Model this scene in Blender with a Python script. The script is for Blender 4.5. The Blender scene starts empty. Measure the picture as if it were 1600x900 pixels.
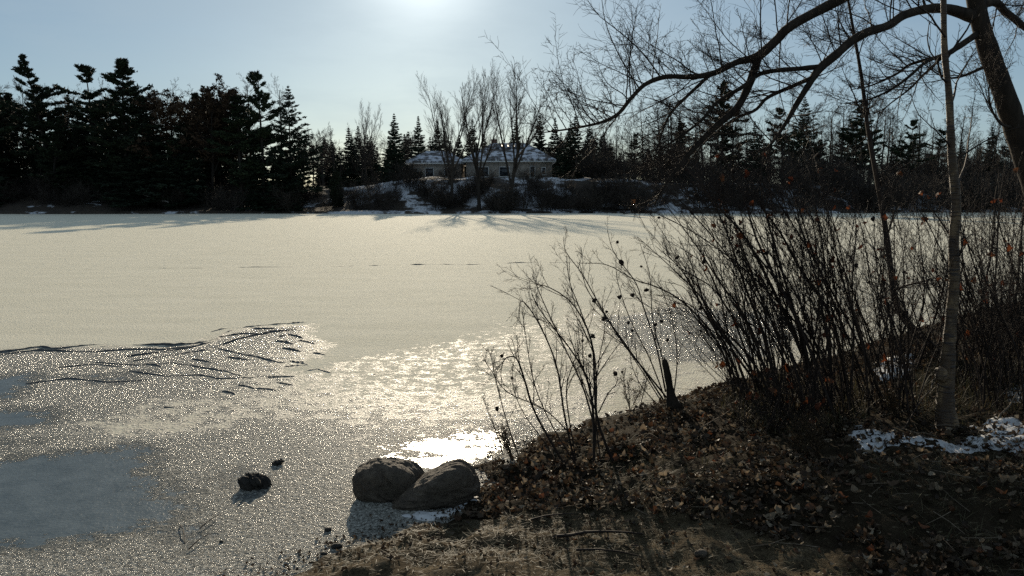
import bpy, math, random
import numpy as np
from mathutils import Vector

random.seed(11)
rng = np.random.default_rng(11)
S = bpy.context.scene
COL = S.collection

# ------------------------------------------------------------------ camera
F = 1232.0                      # focal length in photo pixels (1600 wide)
PITCH = math.radians(6.48)
CAMH = 2.0
cam = bpy.data.cameras.new('camera')
cam.sensor_width = 36.0
cam.lens = 36.0 * F / 1600.0
cam.clip_end = 5000
cam_o = bpy.data.objects.new('camera', cam)
cam_o.location = (0, 0, CAMH)
cam_o.rotation_euler = (math.radians(90) - PITCH, 0, 0)
COL.objects.link(cam_o)
S.camera = cam_o

# ------------------------------------------------------------------ sky, sun, exposure
SUN_EL = math.radians(16.9)
SUN_AZ = math.radians(-6.2)     # clockwise from +Y
world = bpy.data.worlds.new('World')
S.world = world
world.use_nodes = True
wn, wl = world.node_tree.nodes, world.node_tree.links
wn.clear()
w_out = wn.new('ShaderNodeOutputWorld')
w_bg = wn.new('ShaderNodeBackground')
w_sky = wn.new('ShaderNodeTexSky')
w_sky.sky_type = 'NISHITA'
w_sky.sun_disc = False
w_sky.sun_elevation = SUN_EL
w_sky.sun_rotation = SUN_AZ
w_sky.altitude = 200
w_sky.air_density = 1.0
w_sky.dust_density = 0.5
w_sky.ozone_density = 3.0
w_bg.inputs['Strength'].default_value = 0.06
# thin high cloud veil: stretched noise lightens the sky a little
w_tc = wn.new('ShaderNodeTexCoord')
w_map = wn.new('ShaderNodeMapping')
w_map.inputs['Scale'].default_value = (1.3, 1.0, 5.0)
w_map.inputs['Rotation'].default_value = (0, 0.25, 0.3)
w_noi = wn.new('ShaderNodeTexNoise')
w_noi.inputs['Scale'].default_value = 2.2
w_noi.inputs['Detail'].default_value = 6
w_noi.inputs['Roughness'].default_value = 0.6
w_ramp = wn.new('ShaderNodeValToRGB')
w_ramp.color_ramp.elements[0].position = 0.42
w_ramp.color_ramp.elements[0].color = (0.36, 0.36, 0.36, 1)
w_ramp.color_ramp.elements[1].position = 0.8
w_ramp.color_ramp.elements[1].color = (0.72, 0.72, 0.72, 1)
w_mix = wn.new('ShaderNodeMix')
w_mix.data_type = 'RGBA'
w_mix.inputs['B'].default_value = (7.9, 8.6, 9.4, 1)
wl.new(w_tc.outputs['Generated'], w_map.inputs['Vector'])
wl.new(w_map.outputs['Vector'], w_noi.inputs['Vector'])
wl.new(w_noi.outputs['Fac'], w_ramp.inputs['Fac'])
wl.new(w_ramp.outputs['Color'], w_mix.inputs['Factor'])
wl.new(w_sky.outputs['Color'], w_mix.inputs['A'])
w_tint = wn.new('ShaderNodeMix')      # the cool white balance of the thin winter veil
w_tint.data_type = 'RGBA'; w_tint.blend_type = 'MULTIPLY'
w_tint.inputs['Factor'].default_value = 1.0
w_tint.inputs['B'].default_value = (0.87, 1.0, 1.045, 1)
# the bright aureole that thin cloud makes round the sun
w_dot = wn.new('ShaderNodeVectorMath'); w_dot.operation = 'DOT_PRODUCT'
w_nrm = wn.new('ShaderNodeVectorMath'); w_nrm.operation = 'NORMALIZE'
wl.new(w_tc.outputs['Generated'], w_nrm.inputs[0])
wl.new(w_nrm.outputs['Vector'], w_dot.inputs[0])
w_dot.inputs[1].default_value = (math.sin(SUN_AZ) * math.cos(SUN_EL), math.cos(SUN_AZ) * math.cos(SUN_EL), math.sin(SUN_EL))
w_max = wn.new('ShaderNodeMath'); w_max.operation = 'MAXIMUM'; w_max.inputs[1].default_value = 0.0
wl.new(w_dot.outputs['Value'], w_max.inputs[0])
w_pow = wn.new('ShaderNodeMath'); w_pow.operation = 'POWER'; w_pow.inputs[1].default_value = 420
wl.new(w_max.outputs['Value'], w_pow.inputs[0])
w_aur = wn.new('ShaderNodeMix'); w_aur.data_type = 'RGBA'; w_aur.blend_type = 'ADD'
w_aur.inputs['B'].default_value = (13, 11.5, 10.5, 1)
wl.new(w_pow.outputs['Value'], w_aur.inputs['Factor'])
wl.new(w_mix.outputs['Result'], w_aur.inputs['A'])
wl.new(w_aur.outputs['Result'], w_tint.inputs['A'])
wl.new(w_tint.outputs['Result'], w_bg.inputs['Color'])
wl.new(w_bg.outputs['Background'], w_out.inputs['Surface'])

SUN_DIR = Vector((math.sin(SUN_AZ) * math.cos(SUN_EL), math.cos(SUN_AZ) * math.cos(SUN_EL), math.sin(SUN_EL)))
sun = bpy.data.lights.new('sun', 'SUN')
sun.energy = 5.0
sun.angle = math.radians(0.53)
sun.color = (1.0, 0.86, 0.65)
sun_o = bpy.data.objects.new('sun', sun)
sun_o.rotation_euler = SUN_DIR.to_track_quat('Z', 'Y').to_euler()
sun_o.location = (0, 0, 60)
COL.objects.link(sun_o)

S.view_settings.view_transform = 'Standard'
S.view_settings.look = 'None'
S.view_settings.exposure = 0.0
S.view_settings.gamma = 1.0
S.view_settings.use_curve_mapping = False
S.cycles.use_denoising = False     # the ice glitter is real and must not be smoothed away
S.cycles.caustics_reflective = False
S.cycles.caustics_refractive = False
S.cycles.sample_clamp_indirect = 1.5
S.cycles.max_bounces = 6
S.cycles.transparent_max_bounces = 8

# ------------------------------------------------------------------ pixel helpers
CP, SP = math.cos(PITCH), math.sin(PITCH)
def ray(px, py):
    cx, cy = (px - 800.0) / F, (450.0 - py) / F
    return Vector((cx, CP + cy * SP, -SP + cy * CP))
def PZ(px, py, z=0.0):
    d = ray(px, py)
    t = (z - CAMH) / d.z
    return Vector((d.x * t, d.y * t, z))
def PY(px, py, Y):
    d = ray(px, py)
    t = Y / d.y
    return Vector((d.x * t, Y, CAMH + d.z * t))

# ------------------------------------------------------------------ noise in numpy
def _hash(ix, iy, seed):
    h = (ix.astype(np.int64) * 374761393 + iy.astype(np.int64) * 668265263 + seed * 1442695041) & 0xffffffff
    h = ((h ^ (h >> 13)) * 1274126177) & 0xffffffff
    h = h ^ (h >> 16)
    return (h & 0xffff) / 65535.0
def vnoise(x, y, seed=0):
    x = np.asarray(x, float); y = np.asarray(y, float)
    ix, iy = np.floor(x), np.floor(y)
    fx, fy = x - ix, y - iy
    fx = fx * fx * (3 - 2 * fx); fy = fy * fy * (3 - 2 * fy)
    a = _hash(ix, iy, seed); b = _hash(ix + 1, iy, seed)
    c = _hash(ix, iy + 1, seed); d = _hash(ix + 1, iy + 1, seed)
    return (a * (1 - fx) + b * fx) * (1 - fy) + (c * (1 - fx) + d * fx) * fy
def fbm(x, y, seed=0, oct=4):
    s, a, t = 0.0, 0.5, 0.0
    for k in range(oct):
        s = s + a * vnoise(x * 2 ** k, y * 2 ** k, seed + k * 17)
        t += a; a *= 0.5
    return s / t
def sstep(a, b, x):
    t = np.clip((np.asarray(x, float) - a) / (b - a), 0, 1)
    return t * t * (3 - 2 * t)
def poly_sd(x, y, poly):
    """signed distance to a polygon, positive inside"""
    x = np.asarray(x, float); y = np.asarray(y, float)
    dist = np.full(x.shape, 1e9); ins = np.zeros(x.shape, bool)
    n = len(poly)
    for i in range(n):
        x0, y0 = poly[i]; x1, y1 = poly[(i + 1) % n]
        ex, ey = x1 - x0, y1 - y0
        t = np.clip(((x - x0) * ex + (y - y0) * ey) / (ex * ex + ey * ey + 1e-12), 0, 1)
        dist = np.minimum(dist, np.hypot(x - x0 - t * ex, y - y0 - t * ey))
        cond = ((y0 > y) != (y1 > y))
        with np.errstate(divide='ignore', invalid='ignore'):
            xi = x0 + (y - y0) * (x1 - x0) / ((y1 - y0) if y1 != y0 else 1e-12)
        ins ^= cond & (x < xi)
    return np.where(ins, dist, -dist)

# ------------------------------------------------------------------ object helpers
def tag(o, label=None, cat=None, group=None, kind=None):
    if label: o['label'] = label
    if cat: o['category'] = cat
    if group: o['group'] = group
    if kind: o['kind'] = kind
    return o
def empty(name, loc=(0, 0, 0)):
    o = bpy.data.objects.new(name, None)
    o.empty_display_size = 0.2
    o.location = loc
    COL.objects.link(o)
    return o
def new_mesh(name, verts, faces, mat=None, smooth=False):
    me = bpy.data.meshes.new(name)
    verts = np.asarray(verts, np.float32).reshape(-1, 3)
    if isinstance(faces, np.ndarray):
        nf, k = faces.shape
        me.vertices.add(len(verts)); me.vertices.foreach_set('co', verts.ravel())
        me.loops.add(nf * k); me.loops.foreach_set('vertex_index', faces.astype(np.int32).ravel())
        me.polygons.add(nf)
        me.polygons.foreach_set('loop_start', np.arange(0, nf * k, k, dtype=np.int32))
        me.polygons.foreach_set('loop_total', np.full(nf, k, np.int32))
        me.update(calc_edges=True)
    else:
        me.from_pydata([tuple(v) for v in verts], [], [list(f) for f in faces])
        me.update()
    if smooth:
        me.polygons.foreach_set('use_smooth', np.ones(len(me.polygons), bool))
    if mat: me.materials.append(mat)
    return me
def obj(name, me, parent=None, loc=None, rot=None, scale=None):
    o = bpy.data.objects.new(name, me)
    COL.objects.link(o)
    if parent: o.parent = parent
    if loc is not None: o.location = loc
    if rot is not None: o.rotation_euler = rot
    if scale is not None: o.scale = scale
    return o

def tubes(groups, sides):
    """groups: list of (pts (M,N,3), rad (M,N)) -> verts, quad faces"""
    V, Fc, off = [], [], 0
    for P, R in groups:
        P = np.asarray(P, float); R = np.asarray(R, float)
        if P.size == 0: continue
        M, N, _ = P.shape
        T = np.empty_like(P)
        T[:, 1:-1] = P[:, 2:] - P[:, :-2]
        T[:, 0] = P[:, 1] - P[:, 0]; T[:, -1] = P[:, -1] - P[:, -2]
        T /= (np.linalg.norm(T, axis=2, keepdims=True) + 1e-9)
        chord = P[:, -1] - P[:, 0]
        chord /= (np.linalg.norm(chord, axis=1, keepdims=True) + 1e-9)
        ref = np.where(np.abs(chord[:, 2:3]) > 0.8, np.array([[1.0, 0.13, 0]]), np.array([[0.05, 0.02, 1.0]]))
        ref = np.repeat(ref[:, None, :], N, 1)
        A = np.cross(T, ref); A /= (np.linalg.norm(A, axis=2, keepdims=True) + 1e-9)
        B = np.cross(T, A)
        ang = np.arange(sides) * 2 * math.pi / sides
        ring = P[:, :, None, :] + R[:, :, None, None] * (np.cos(ang)[None, None, :, None] * A[:, :, None, :] + np.sin(ang)[None, None, :, None] * B[:, :, None, :])
        V.append(ring.reshape(-1, 3))
        i = np.arange(N - 1)[:, None]; j = np.arange(sides)[None, :]
        q = np.stack([i * sides + j, i * sides + (j + 1) % sides, (i + 1) * sides + (j + 1) % sides, (i + 1) * sides + j], -1).reshape(-1, 4)
        q = q[None] + (np.arange(M) * N * sides)[:, None, None] + off
        Fc.append(q.reshape(-1, 4))
        off += M * N * sides
    if not V: return np.zeros((0, 3)), np.zeros((0, 4), int)
    return np.concatenate(V), np.concatenate(Fc)

def catmull(pts, n):
    P = np.asarray(pts, float)
    P = np.vstack([2 * P[0] - P[1], P, 2 * P[-1] - P[-2]])
    m = len(P) - 3
    u = np.linspace(0, m - 1e-6, n)
    k = u.astype(int); t = (u - k)[:, None]
    p0, p1, p2, p3 = P[k], P[k + 1], P[k + 2], P[k + 3]
    return 0.5 * ((2 * p1) + (-p0 + p2) * t + (2 * p0 - 5 * p1 + 4 * p2 - p3) * t ** 2 + (-p0 + 3 * p1 - 3 * p2 + p3) * t ** 3)

def rv(s=1.0):
    return Vector((random.gauss(0, s), random.gauss(0, s), random.gauss(0, s)))
UP = Vector((0, 0, 1))
class Spec:
    def __init__(s, **k): s.__dict__.update(k)
def side_dir(d, ang, prefer=None):
    a = rv()
    if prefer is not None: a = a * 0.6 + prefer
    a = a - d * a.dot(d)
    if a.length < 1e-4: a = Vector((1, 0, 0))
    a.normalize()
    return (d * math.cos(ang) + a * math.sin(ang)).normalized()
def grow(out, p, d, L, r, lvl, sp):
    n = sp.seg[lvl]
    pts, rad, dirs = [p.copy()], [r], [d.copy()]
    st = L / n
    w, tr = sp.wander[lvl], sp.trop[lvl]
    for i in range(n):
        d = d + rv(w) + UP * tr
        d.normalize()
        p = p + d * st
        pts.append(p); dirs.append(d.copy())
        rad.append(r * (1 - (1 - sp.tip[lvl]) * (i + 1) / n))
    out[lvl].append((pts, rad))
    if lvl + 1 < sp.levels:
        children(out, pts, rad, dirs, L, lvl, sp)
def children(out, pts, rad, dirs, L, lvl, sp, prefer=None, count=None, t0=None):
    n = len(pts) - 1
    nc = count if count is not None else sp.kids[lvl]
    nc = max(0, int(nc * random.uniform(0.8, 1.2) + 0.5))
    a0 = t0 if t0 is not None else sp.start[lvl]
    for k in range(nc):
        t = a0 + (0.98 - a0) * (k + random.random()) / nc
        f = t * n; i = min(int(f), n - 1); u = f - i
        q = pts[i].lerp(pts[i + 1], u)
        rr = rad[i] * (1 - u) + rad[i + 1] * u
        ang = math.radians(random.uniform(*sp.ang[lvl]))
        dd = side_dir(dirs[i + 1], ang, prefer)
        ll = L * sp.ratio[lvl] * random.uniform(0.65, 1.2) * (1 - sp.fall[lvl] * t)
        grow(out, q, dd, ll, max(min(rr * sp.rr[lvl], rr * 0.9), sp.rmin), lvl + 1, sp)
def tube_mesh(name, lists, mat, sides, smooth=True):
    """lists: list of (list of (pts, rad)); every inner list has one point count"""
    g = []
    for l in lists:
        by = {}
        for p, r in l: by.setdefault(len(p), []).append((p, r))
        for n, items in by.items():
            g.append((np.array([[tuple(v) for v in p] for p, r in items]), np.array([r for p, r in items])))
    v, f = tubes(g, sides)
    return new_mesh(name, v, f, mat, smooth)
def merged(name, parts, mat, smooth=True):
    V, Q, off = [], [], 0
    for v, f in parts:
        if len(v) == 0: continue
        V.append(v); Q.append(f + off); off += len(v)
    return new_mesh(name, np.concatenate(V), np.concatenate(Q), mat, smooth)

# ------------------------------------------------------------------ materials
def mat_base(name):
    m = bpy.data.materials.new(name)
    m.use_nodes = True
    nt = m.node_tree
    b = nt.nodes['Principled BSDF']
    return m, nt, b
def N(nt, t, **kw):
    n = nt.nodes.new(t)
    for k, v in kw.items():
        if k in n.inputs: n.inputs[k].default_value = v
        else: setattr(n, k, v)
    return n
def ramp(nt, fac, stops):
    r = nt.nodes.new('ShaderNodeValToRGB')
    e = r.color_ramp.elements
    while len(e) < len(stops): e.new(0.5)
    for k, (p, c) in enumerate(stops):
        e[k].position = p
        e[k].color = (*c, 1) if len(c) == 3 else c
    nt.links.new(fac, r.inputs['Fac'])
    return r.outputs['Color']
def mixc(nt, fac, a, b, blend='MIX'):
    m = nt.nodes.new('ShaderNodeMix'); m.data_type = 'RGBA'; m.blend_type = blend
    for s, v in (('Factor', fac), ('A', a), ('B', b)):
        if hasattr(v, 'links'): nt.links.new(v, m.inputs[s])
        elif s == 'Factor': m.inputs[s].default_value = v
        else: m.inputs[s].default_value = (*v, 1)
    return m.outputs['Result']
def math_n(nt, op, a, b=None, c=None, clamp=False):
    m = nt.nodes.new('ShaderNodeMath'); m.operation = op; m.use_clamp = clamp
    for i, v in enumerate((a, b, c)):
        if v is None: continue
        if hasattr(v, 'links'): nt.links.new(v, m.inputs[i])
        else: m.inputs[i].default_value = v
    return m.outputs[0]
def noise(nt, scale, detail=3, rough=0.55, vec=None, dim='3D', distort=0.0):
    n = nt.nodes.new('ShaderNodeTexNoise')
    n.inputs['Scale'].default_value = scale; n.inputs['Detail'].default_value = detail
    n.inputs['Roughness'].default_value = rough; n.inputs['Distortion'].default_value = distort
    if vec is not None: nt.links.new(vec, n.inputs['Vector'])
    return n.outputs['Fac']
def coords(nt, kind='Object', scale=None):
    t = nt.nodes.new('ShaderNodeTexCoord')
    if scale is None: return t.outputs[kind]
    m = nt.nodes.new('ShaderNodeMapping'); m.inputs['Scale'].default_value = scale
    nt.links.new(t.outputs[kind], m.inputs['Vector'])
    return m.outputs['Vector']
def bump(nt, b, h, dist, strength=1.0, prev=None):
    n = nt.nodes.new('ShaderNodeBump')
    n.inputs['Strength'].default_value = strength; n.inputs['Distance'].default_value = dist
    nt.links.new(h, n.inputs['Height'])
    if prev is not None: nt.links.new(prev, n.inputs['Normal'])
    if b is not None: nt.links.new(n.outputs['Normal'], b.inputs['Normal'])
    return n.outputs['Normal']

def bark_mat(name, c0, c1, scale=12, stretch=0.25, bumpd=0.01, rough=0.9):
    m, nt, b = mat_base(name)
    v = coords(nt, 'Object', (1, 1, stretch))
    f = noise(nt, scale, 5, 0.65, v)
    oi = nt.nodes.new('ShaderNodeObjectInfo')
    c = ramp(nt, f, [(0.3, c0), (0.72, c1)])
    hs = nt.nodes.new('ShaderNodeHueSaturation')
    nt.links.new(c, hs.inputs['Color'])
    nt.links.new(math_n(nt, 'MULTIPLY_ADD', oi.outputs['Random'], 0.5, 0.75), hs.inputs['Value'])
    nt.links.new(hs.outputs['Color'], b.inputs['Base Color'])
    b.inputs['Roughness'].default_value = rough
    b.inputs['Specular IOR Level'].default_value = 0.2
    bump(nt, b, f, bumpd)
    return m
M_WILLOW = bark_mat('willow_bark', (0.012, 0.009, 0.007), (0.055, 0.040, 0.028), 14, 0.2, 0.02)
M_TWIG = bark_mat('twig_bark', (0.016, 0.010, 0.008), (0.05, 0.034, 0.024), 30, 0.3, 0.002, 0.7)
M_STEM = bark_mat('shrub_bark', (0.012, 0.008, 0.007), (0.045, 0.030, 0.022), 30, 0.3, 0.002, 0.75)
M_FARBARK = bark_mat('far_tree_bark', (0.020, 0.017, 0.015), (0.055, 0.046, 0.038), 3, 0.2, 0.02)
M_FARTWIG = bark_mat('far_twig', (0.030, 0.024, 0.020), (0.06, 0.050, 0.042), 1.0, 0.3, 0.002)
M_STICK = bark_mat('dry_stick', (0.06, 0.045, 0.03), (0.19, 0.15, 0.11), 40, 0.3, 0.002)

def birch_mat():
    m, nt, b = mat_base('birch_bark')
    v = coords(nt, 'Object', (6, 6, 55))
    f = noise(nt, 1.0, 4, 0.65, v)
    v2 = coords(nt, 'Object', (9, 9, 5))
    f2 = noise(nt, 1.0, 4, 0.6, v2)
    c = ramp(nt, f2, [(0.3, (0.025, 0.014, 0.007)), (0.5, (0.075, 0.044, 0.021)), (0.72, (0.26, 0.17, 0.085))])
    dk = ramp(nt, f, [(0.56, (0, 0, 0)), (0.61, (1, 1, 1))])
    c = mixc(nt, dk, c, (0.035, 0.025, 0.02))
    bl = ramp(nt, noise(nt, 2.6, 3, 0.6, coords(nt, 'Object', (1, 1, 1.6))), [(0.58, (0, 0, 0)), (0.68, (1, 1, 1))])
    c = mixc(nt, bl, c, (0.07, 0.05, 0.035))
    nt.links.new(c, b.inputs['Base Color'])
    b.inputs['Roughness'].default_value = 0.6
    bump(nt, b, f, 0.025)
    return m
M_BIRCH = birch_mat()

def foliage_mat(name, c0, c1, c2=None):
    m, nt, b = mat_base(name)
    g = nt.nodes.new('ShaderNodeNewGeometry')
    oi = nt.nodes.new('ShaderNodeObjectInfo')
    st = [(0.0, c0), (1.0, c1)] if c2 is None else [(0.0, c0), (0.55, c1), (1.0, c2)]
    c = ramp(nt, g.outputs['Random Per Island'], st)
    hs = nt.nodes.new('ShaderNodeHueSaturation')
    nt.links.new(c, hs.inputs['Color'])
    nt.links.new(math_n(nt, 'MULTIPLY_ADD', oi.outputs['Random'], 0.5, 0.75), hs.inputs['Value'])
    nt.links.new(hs.outputs['Color'], b.inputs['Base Color'])
    b.inputs['Roughness'].default_value = 0.75
    b.inputs['Specular IOR Level'].default_value = 0.25
    return m
M_PINE = foliage_mat('pine_needles', (0.010, 0.016, 0.008), (0.026, 0.040, 0.017))
M_SPRUCE = foliage_mat('spruce_needles', (0.010, 0.017, 0.010), (0.024, 0.038, 0.020))
M_OAKLEAF = foliage_mat('withered_crown_leaves', (0.03, 0.018, 0.010), (0.07, 0.043, 0.024))
M_HEDGE = foliage_mat('hedge_foliage', (0.015, 0.022, 0.010), (0.035, 0.04, 0.02))

def leaf_mat(name, stops, trans=0.25):
    m, nt, b = mat_base(name)
    g = nt.nodes.new('ShaderNodeNewGeometry')
    oi = nt.nodes.new('ShaderNodeObjectInfo')
    f = math_n(nt, 'FRACT', math_n(nt, 'ADD', g.outputs['Random Per Island'], oi.outputs['Random']))
    c = ramp(nt, f, stops)
    n = noise(nt, 60, 3, 0.6, coords(nt, 'Object'))
    c = mixc(nt, math_n(nt, 'MULTIPLY', n, 0.6), c, (0.02, 0.014, 0.01))
    nt.links.new(c, b.inputs['Base Color'])
    b.inputs['Roughness'].default_value = 0.6
    b.inputs['Specular IOR Level'].default_value = 0.22
    t = nt.nodes.new('ShaderNodeBsdfTranslucent')
    nt.links.new(c, t.inputs['Color'])
    mx = nt.nodes.new('ShaderNodeMixShader'); mx.inputs['Fac'].default_value = trans
    nt.links.new(b.outputs[0], mx.inputs[1]); nt.links.new(t.outputs[0], mx.inputs[2])
    nt.links.new(mx.outputs[0], nt.nodes['Material Output'].inputs['Surface'])
    return m
M_LITTER = leaf_mat('leaf_litter', [(0.0, (0.022, 0.014, 0.009)), (0.45, (0.06, 0.040, 0.024)), (0.72, (0.13, 0.092, 0.058)), (0.82, (0.12, 0.052, 0.024)), (0.9, (0.17, 0.13, 0.088)), (1.0, (0.40, 0.33, 0.24))])
M_LEAF_TAN = leaf_mat('tan_leaf', [(0, (0.22, 0.16, 0.10)), (1, (0.38, 0.30, 0.21))], 0.35)
M_LEAF_RUST = leaf_mat('rust_leaf', [(0, (0.16, 0.05, 0.02)), (1, (0.24, 0.10, 0.045))])
M_LEAF_DARK = leaf_mat('brown_leaf', [(0, (0.06, 0.036, 0.022)), (1, (0.13, 0.085, 0.05))])
M_LEAF_CLING = leaf_mat('clinging_leaf', [(0, (0.12, 0.03, 0.014)), (0.6, (0.20, 0.06, 0.022)), (1, (0.10, 0.05, 0.025))], 0.45)
M_GRASS = leaf_mat('dry_grass', [(0, (0.05, 0.045, 0.018)), (0.4, (0.10, 0.085, 0.040)), (0.7, (0.17, 0.14, 0.08)), (1, (0.06, 0.07, 0.025))], 0.3)
M_WEED = leaf_mat('dry_weed', [(0, (0.04, 0.024, 0.013)), (0.6, (0.08, 0.052, 0.026)), (1, (0.07, 0.05, 0.022))], 0.3)
M_SEED = bark_mat('seed_head', (0.012, 0.008, 0.007), (0.03, 0.02, 0.015), 60, 1, 0.002)

def snow_mat():
    m, nt, b = mat_base('old_snow')
    f = noise(nt, 9, 5, 0.6, coords(nt, 'Object'))
    c = ramp(nt, f, [(0.25, (0.36, 0.37, 0.38)), (0.6, (0.58, 0.58, 0.58))])
    d = ramp(nt, noise(nt, 55, 3, 0.6, coords(nt, 'Object')), [(0.66, (0, 0, 0)), (0.74, (1, 1, 1))])
    c = mixc(nt, d, c, (0.12, 0.09, 0.06))
    nt.links.new(c, b.inputs['Base Color'])
    b.inputs['Roughness'].default_value = 0.6
    b.inputs['Subsurface Weight'].default_value = 0.0
    bump(nt, b, noise(nt, 30, 4, 0.6, coords(nt, 'Object')), 0.008)
    return m
M_SNOW = snow_mat()

def stone_mat(name, c0, c1, c2, sc=14):
    m, nt, b = mat_base(name)
    v = coords(nt, 'Object')
    f = noise(nt, sc, 7, 0.68, v)
    g = noise(nt, 3.2, 3, 0.5, v)
    c = ramp(nt, f, [(0.3, c0), (0.55, c1), (0.78, c2)])
    c = mixc(nt, ramp(nt, g, [(0.45, (0, 0, 0)), (0.7, (0.6, 0.6, 0.6))]), c, (0.07, 0.055, 0.035))
    nt.links.new(c, b.inputs['Base Color'])
    b.inputs['Roughness'].default_value = 0.78
    vo = nt.nodes.new('ShaderNodeTexVoronoi'); vo.feature = 'DISTANCE_TO_EDGE'; vo.inputs['Scale'].default_value = 4.5
    mpv = nt.nodes.new('ShaderNodeMapping'); mpv.inputs['Rotation'].default_value = (.4, .3, .7); mpv.inputs['Scale'].default_value = (.6, 1.2, 2.2)
    nt.links.new(v, mpv.inputs['Vector']); nt.links.new(mpv.outputs['Vector'], vo.inputs['Vector'])
    fr_ = ramp(nt, math_n(nt, 'ADD', vo.outputs['Distance'], math_n(nt, 'MULTIPLY_ADD', f, .16, -.08)), [(0.0, (0, 0, 0)), (0.035, (1, 1, 1))])
    p = bump(nt, None, fr_, 0.02, .8)
    p = bump(nt, None, noise(nt, sc * 0.7, 8, 0.72, v, '3D', 1.5), 0.07, 1, p)
    bump(nt, b, noise(nt, sc * 5, 4, 0.7, v), 0.012, 1, p)
    return m
M_STONE = stone_mat('boulder_stone', (0.05, 0.036, 0.024), (0.125, 0.092, 0.062), (0.22, 0.175, 0.125))
M_DARKSTONE = stone_mat('wet_dark_stone', (0.012, 0.011, 0.010), (0.03, 0.027, 0.023), (0.05, 0.045, 0.04))

def ice_mat():
    m, nt, b = mat_base('lake_ice_and_snow')
    P = coords(nt, 'Object')
    PG_ = coords(nt, 'Object', (1, 0.6, 1))
    a_s = nt.nodes.new('ShaderNodeAttribute'); a_s.attribute_name = 'snow'
    a_c = nt.nodes.new('ShaderNodeAttribute'); a_c.attribute_name = 'clear'
    a_w = nt.nodes.new('ShaderNodeAttribute'); a_w.attribute_name = 'wet'
    fine = noise(nt, 26, 4, 0.7, P)
    mid = noise(nt, 6, 4, 0.6, P)
    jit = math_n(nt, 'MULTIPLY_ADD', math_n(nt, 'ADD', fine, mid), 0.9, -0.9)
    def mask(attr, lo, hi, k):
        s = math_n(nt, 'ADD', attr, math_n(nt, 'MULTIPLY', jit, k))
        return math_n(nt, 'SMOOTHSTEP' if False else 'MULTIPLY_ADD', s, 1.0 / (hi - lo), -lo / (hi - lo), True)
    snow = mask(a_s.outputs['Fac'], 0.36, 0.64, 1.0)
    clear = mask(a_c.outputs['Fac'], 0.38, 0.62, 1.0)
    wet = mask(a_w.outputs['Fac'], 0.40, 0.60, 1.3)
    # colours
    g1 = noise(nt, 48, 5, 0.8, PG_)
    c_gran = ramp(nt, g1, [(0.36, (0.07, 0.07, 0.063)), (0.5, (0.27, 0.26, 0.225)), (0.62, (0.60, 0.58, 0.51))])
    c_clear = ramp(nt, noise(nt, 5, 5, 0.6, P), [(0.3, (0.07, 0.09, 0.10)), (0.7, (0.13, 0.155, 0.165))])
    c_snow = ramp(nt, noise(nt, 1.0, 6, 0.65, coords(nt, 'Object', (0.35, 1.6, 1))), [(0.3, (0.70, 0.66, 0.53)), (0.7, (0.80, 0.75, 0.61))])
    sp = ramp(nt, noise(nt, 14, 2, 0.5, coords(nt, 'Object', (0.55, 1, 1))), [(0.73, (0, 0, 0)), (0.78, (1, 1, 1))])
    c_snow = mixc(nt, sp, c_snow, (0.33, 0.31, 0.27))
    c = mixc(nt, clear, c_gran, c_clear)
    c = mixc(nt, wet, c, (0.20, 0.19, 0.17))
    c = mixc(nt, snow, c, c_snow)
    nt.links.new(c, b.inputs['Base Color'])
    # gloss
    r = math_n(nt, 'MULTIPLY_ADD', clear, 0.06, 0.21)
    r = math_n(nt, 'MULTIPLY_ADD', wet, 0.0, r)
    rs = nt.nodes.new('ShaderNodeMix'); rs.data_type = 'FLOAT'
    nt.links.new(snow, rs.inputs['Factor']); nt.links.new(r, rs.inputs['A']); rs.inputs['B'].default_value = 0.8
    nt.links.new(rs.outputs['Result'], b.inputs['Roughness'])
    nt.links.new(math_n(nt, 'MULTIPLY_ADD', clear, -0.2, math_n(nt, 'MULTIPLY_ADD', snow, -0.41, 0.43)), b.inputs['Specular IOR Level'])
    b.inputs['IOR'].default_value = 1.31
    # relief: coarse grains on the granular ice, softer on clear ice and snow
    amp = math_n(nt, 'SUBTRACT', 1.0, math_n(nt, 'MULTIPLY', clear, 0.90))
    amp = math_n(nt, 'MULTIPLY', amp, math_n(nt, 'SUBTRACT', 1.0, math_n(nt, 'MULTIPLY', wet, 0.88)))
    amp = math_n(nt, 'MULTIPLY', amp, math_n(nt, 'SUBTRACT', 1.0, math_n(nt, 'MULTIPLY', snow, 0.45)))
    vor = nt.nodes.new('ShaderNodeTexVoronoi'); vor.inputs['Scale'].default_value = 38
    nt.links.new(P, vor.inputs['Vector'])
    h = math_n(nt, 'ADD', math_n(nt, 'MULTIPLY', noise(nt, 30, 5, 0.75, PG_), 1.0), math_n(nt, 'MULTIPLY', vor.outputs['Distance'], 0.35))
    bump(nt, b, math_n(nt, 'MULTIPLY', h, amp), 0.045)
    return m
M_ICE = ice_mat()
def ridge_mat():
    m, nt, b = mat_base('shaded_wet_ice_edge')
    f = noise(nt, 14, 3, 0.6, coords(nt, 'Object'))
    nt.links.new(ramp(nt, f, [(0.35, (0.03, 0.034, 0.04)), (0.75, (0.14, 0.14, 0.14))]), b.inputs['Base Color'])  # shade of the lifted crust faces painted into the dark wet-ice colour
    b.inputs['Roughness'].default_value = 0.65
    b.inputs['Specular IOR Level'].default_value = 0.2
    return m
M_RIDGE = ridge_mat()

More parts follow.
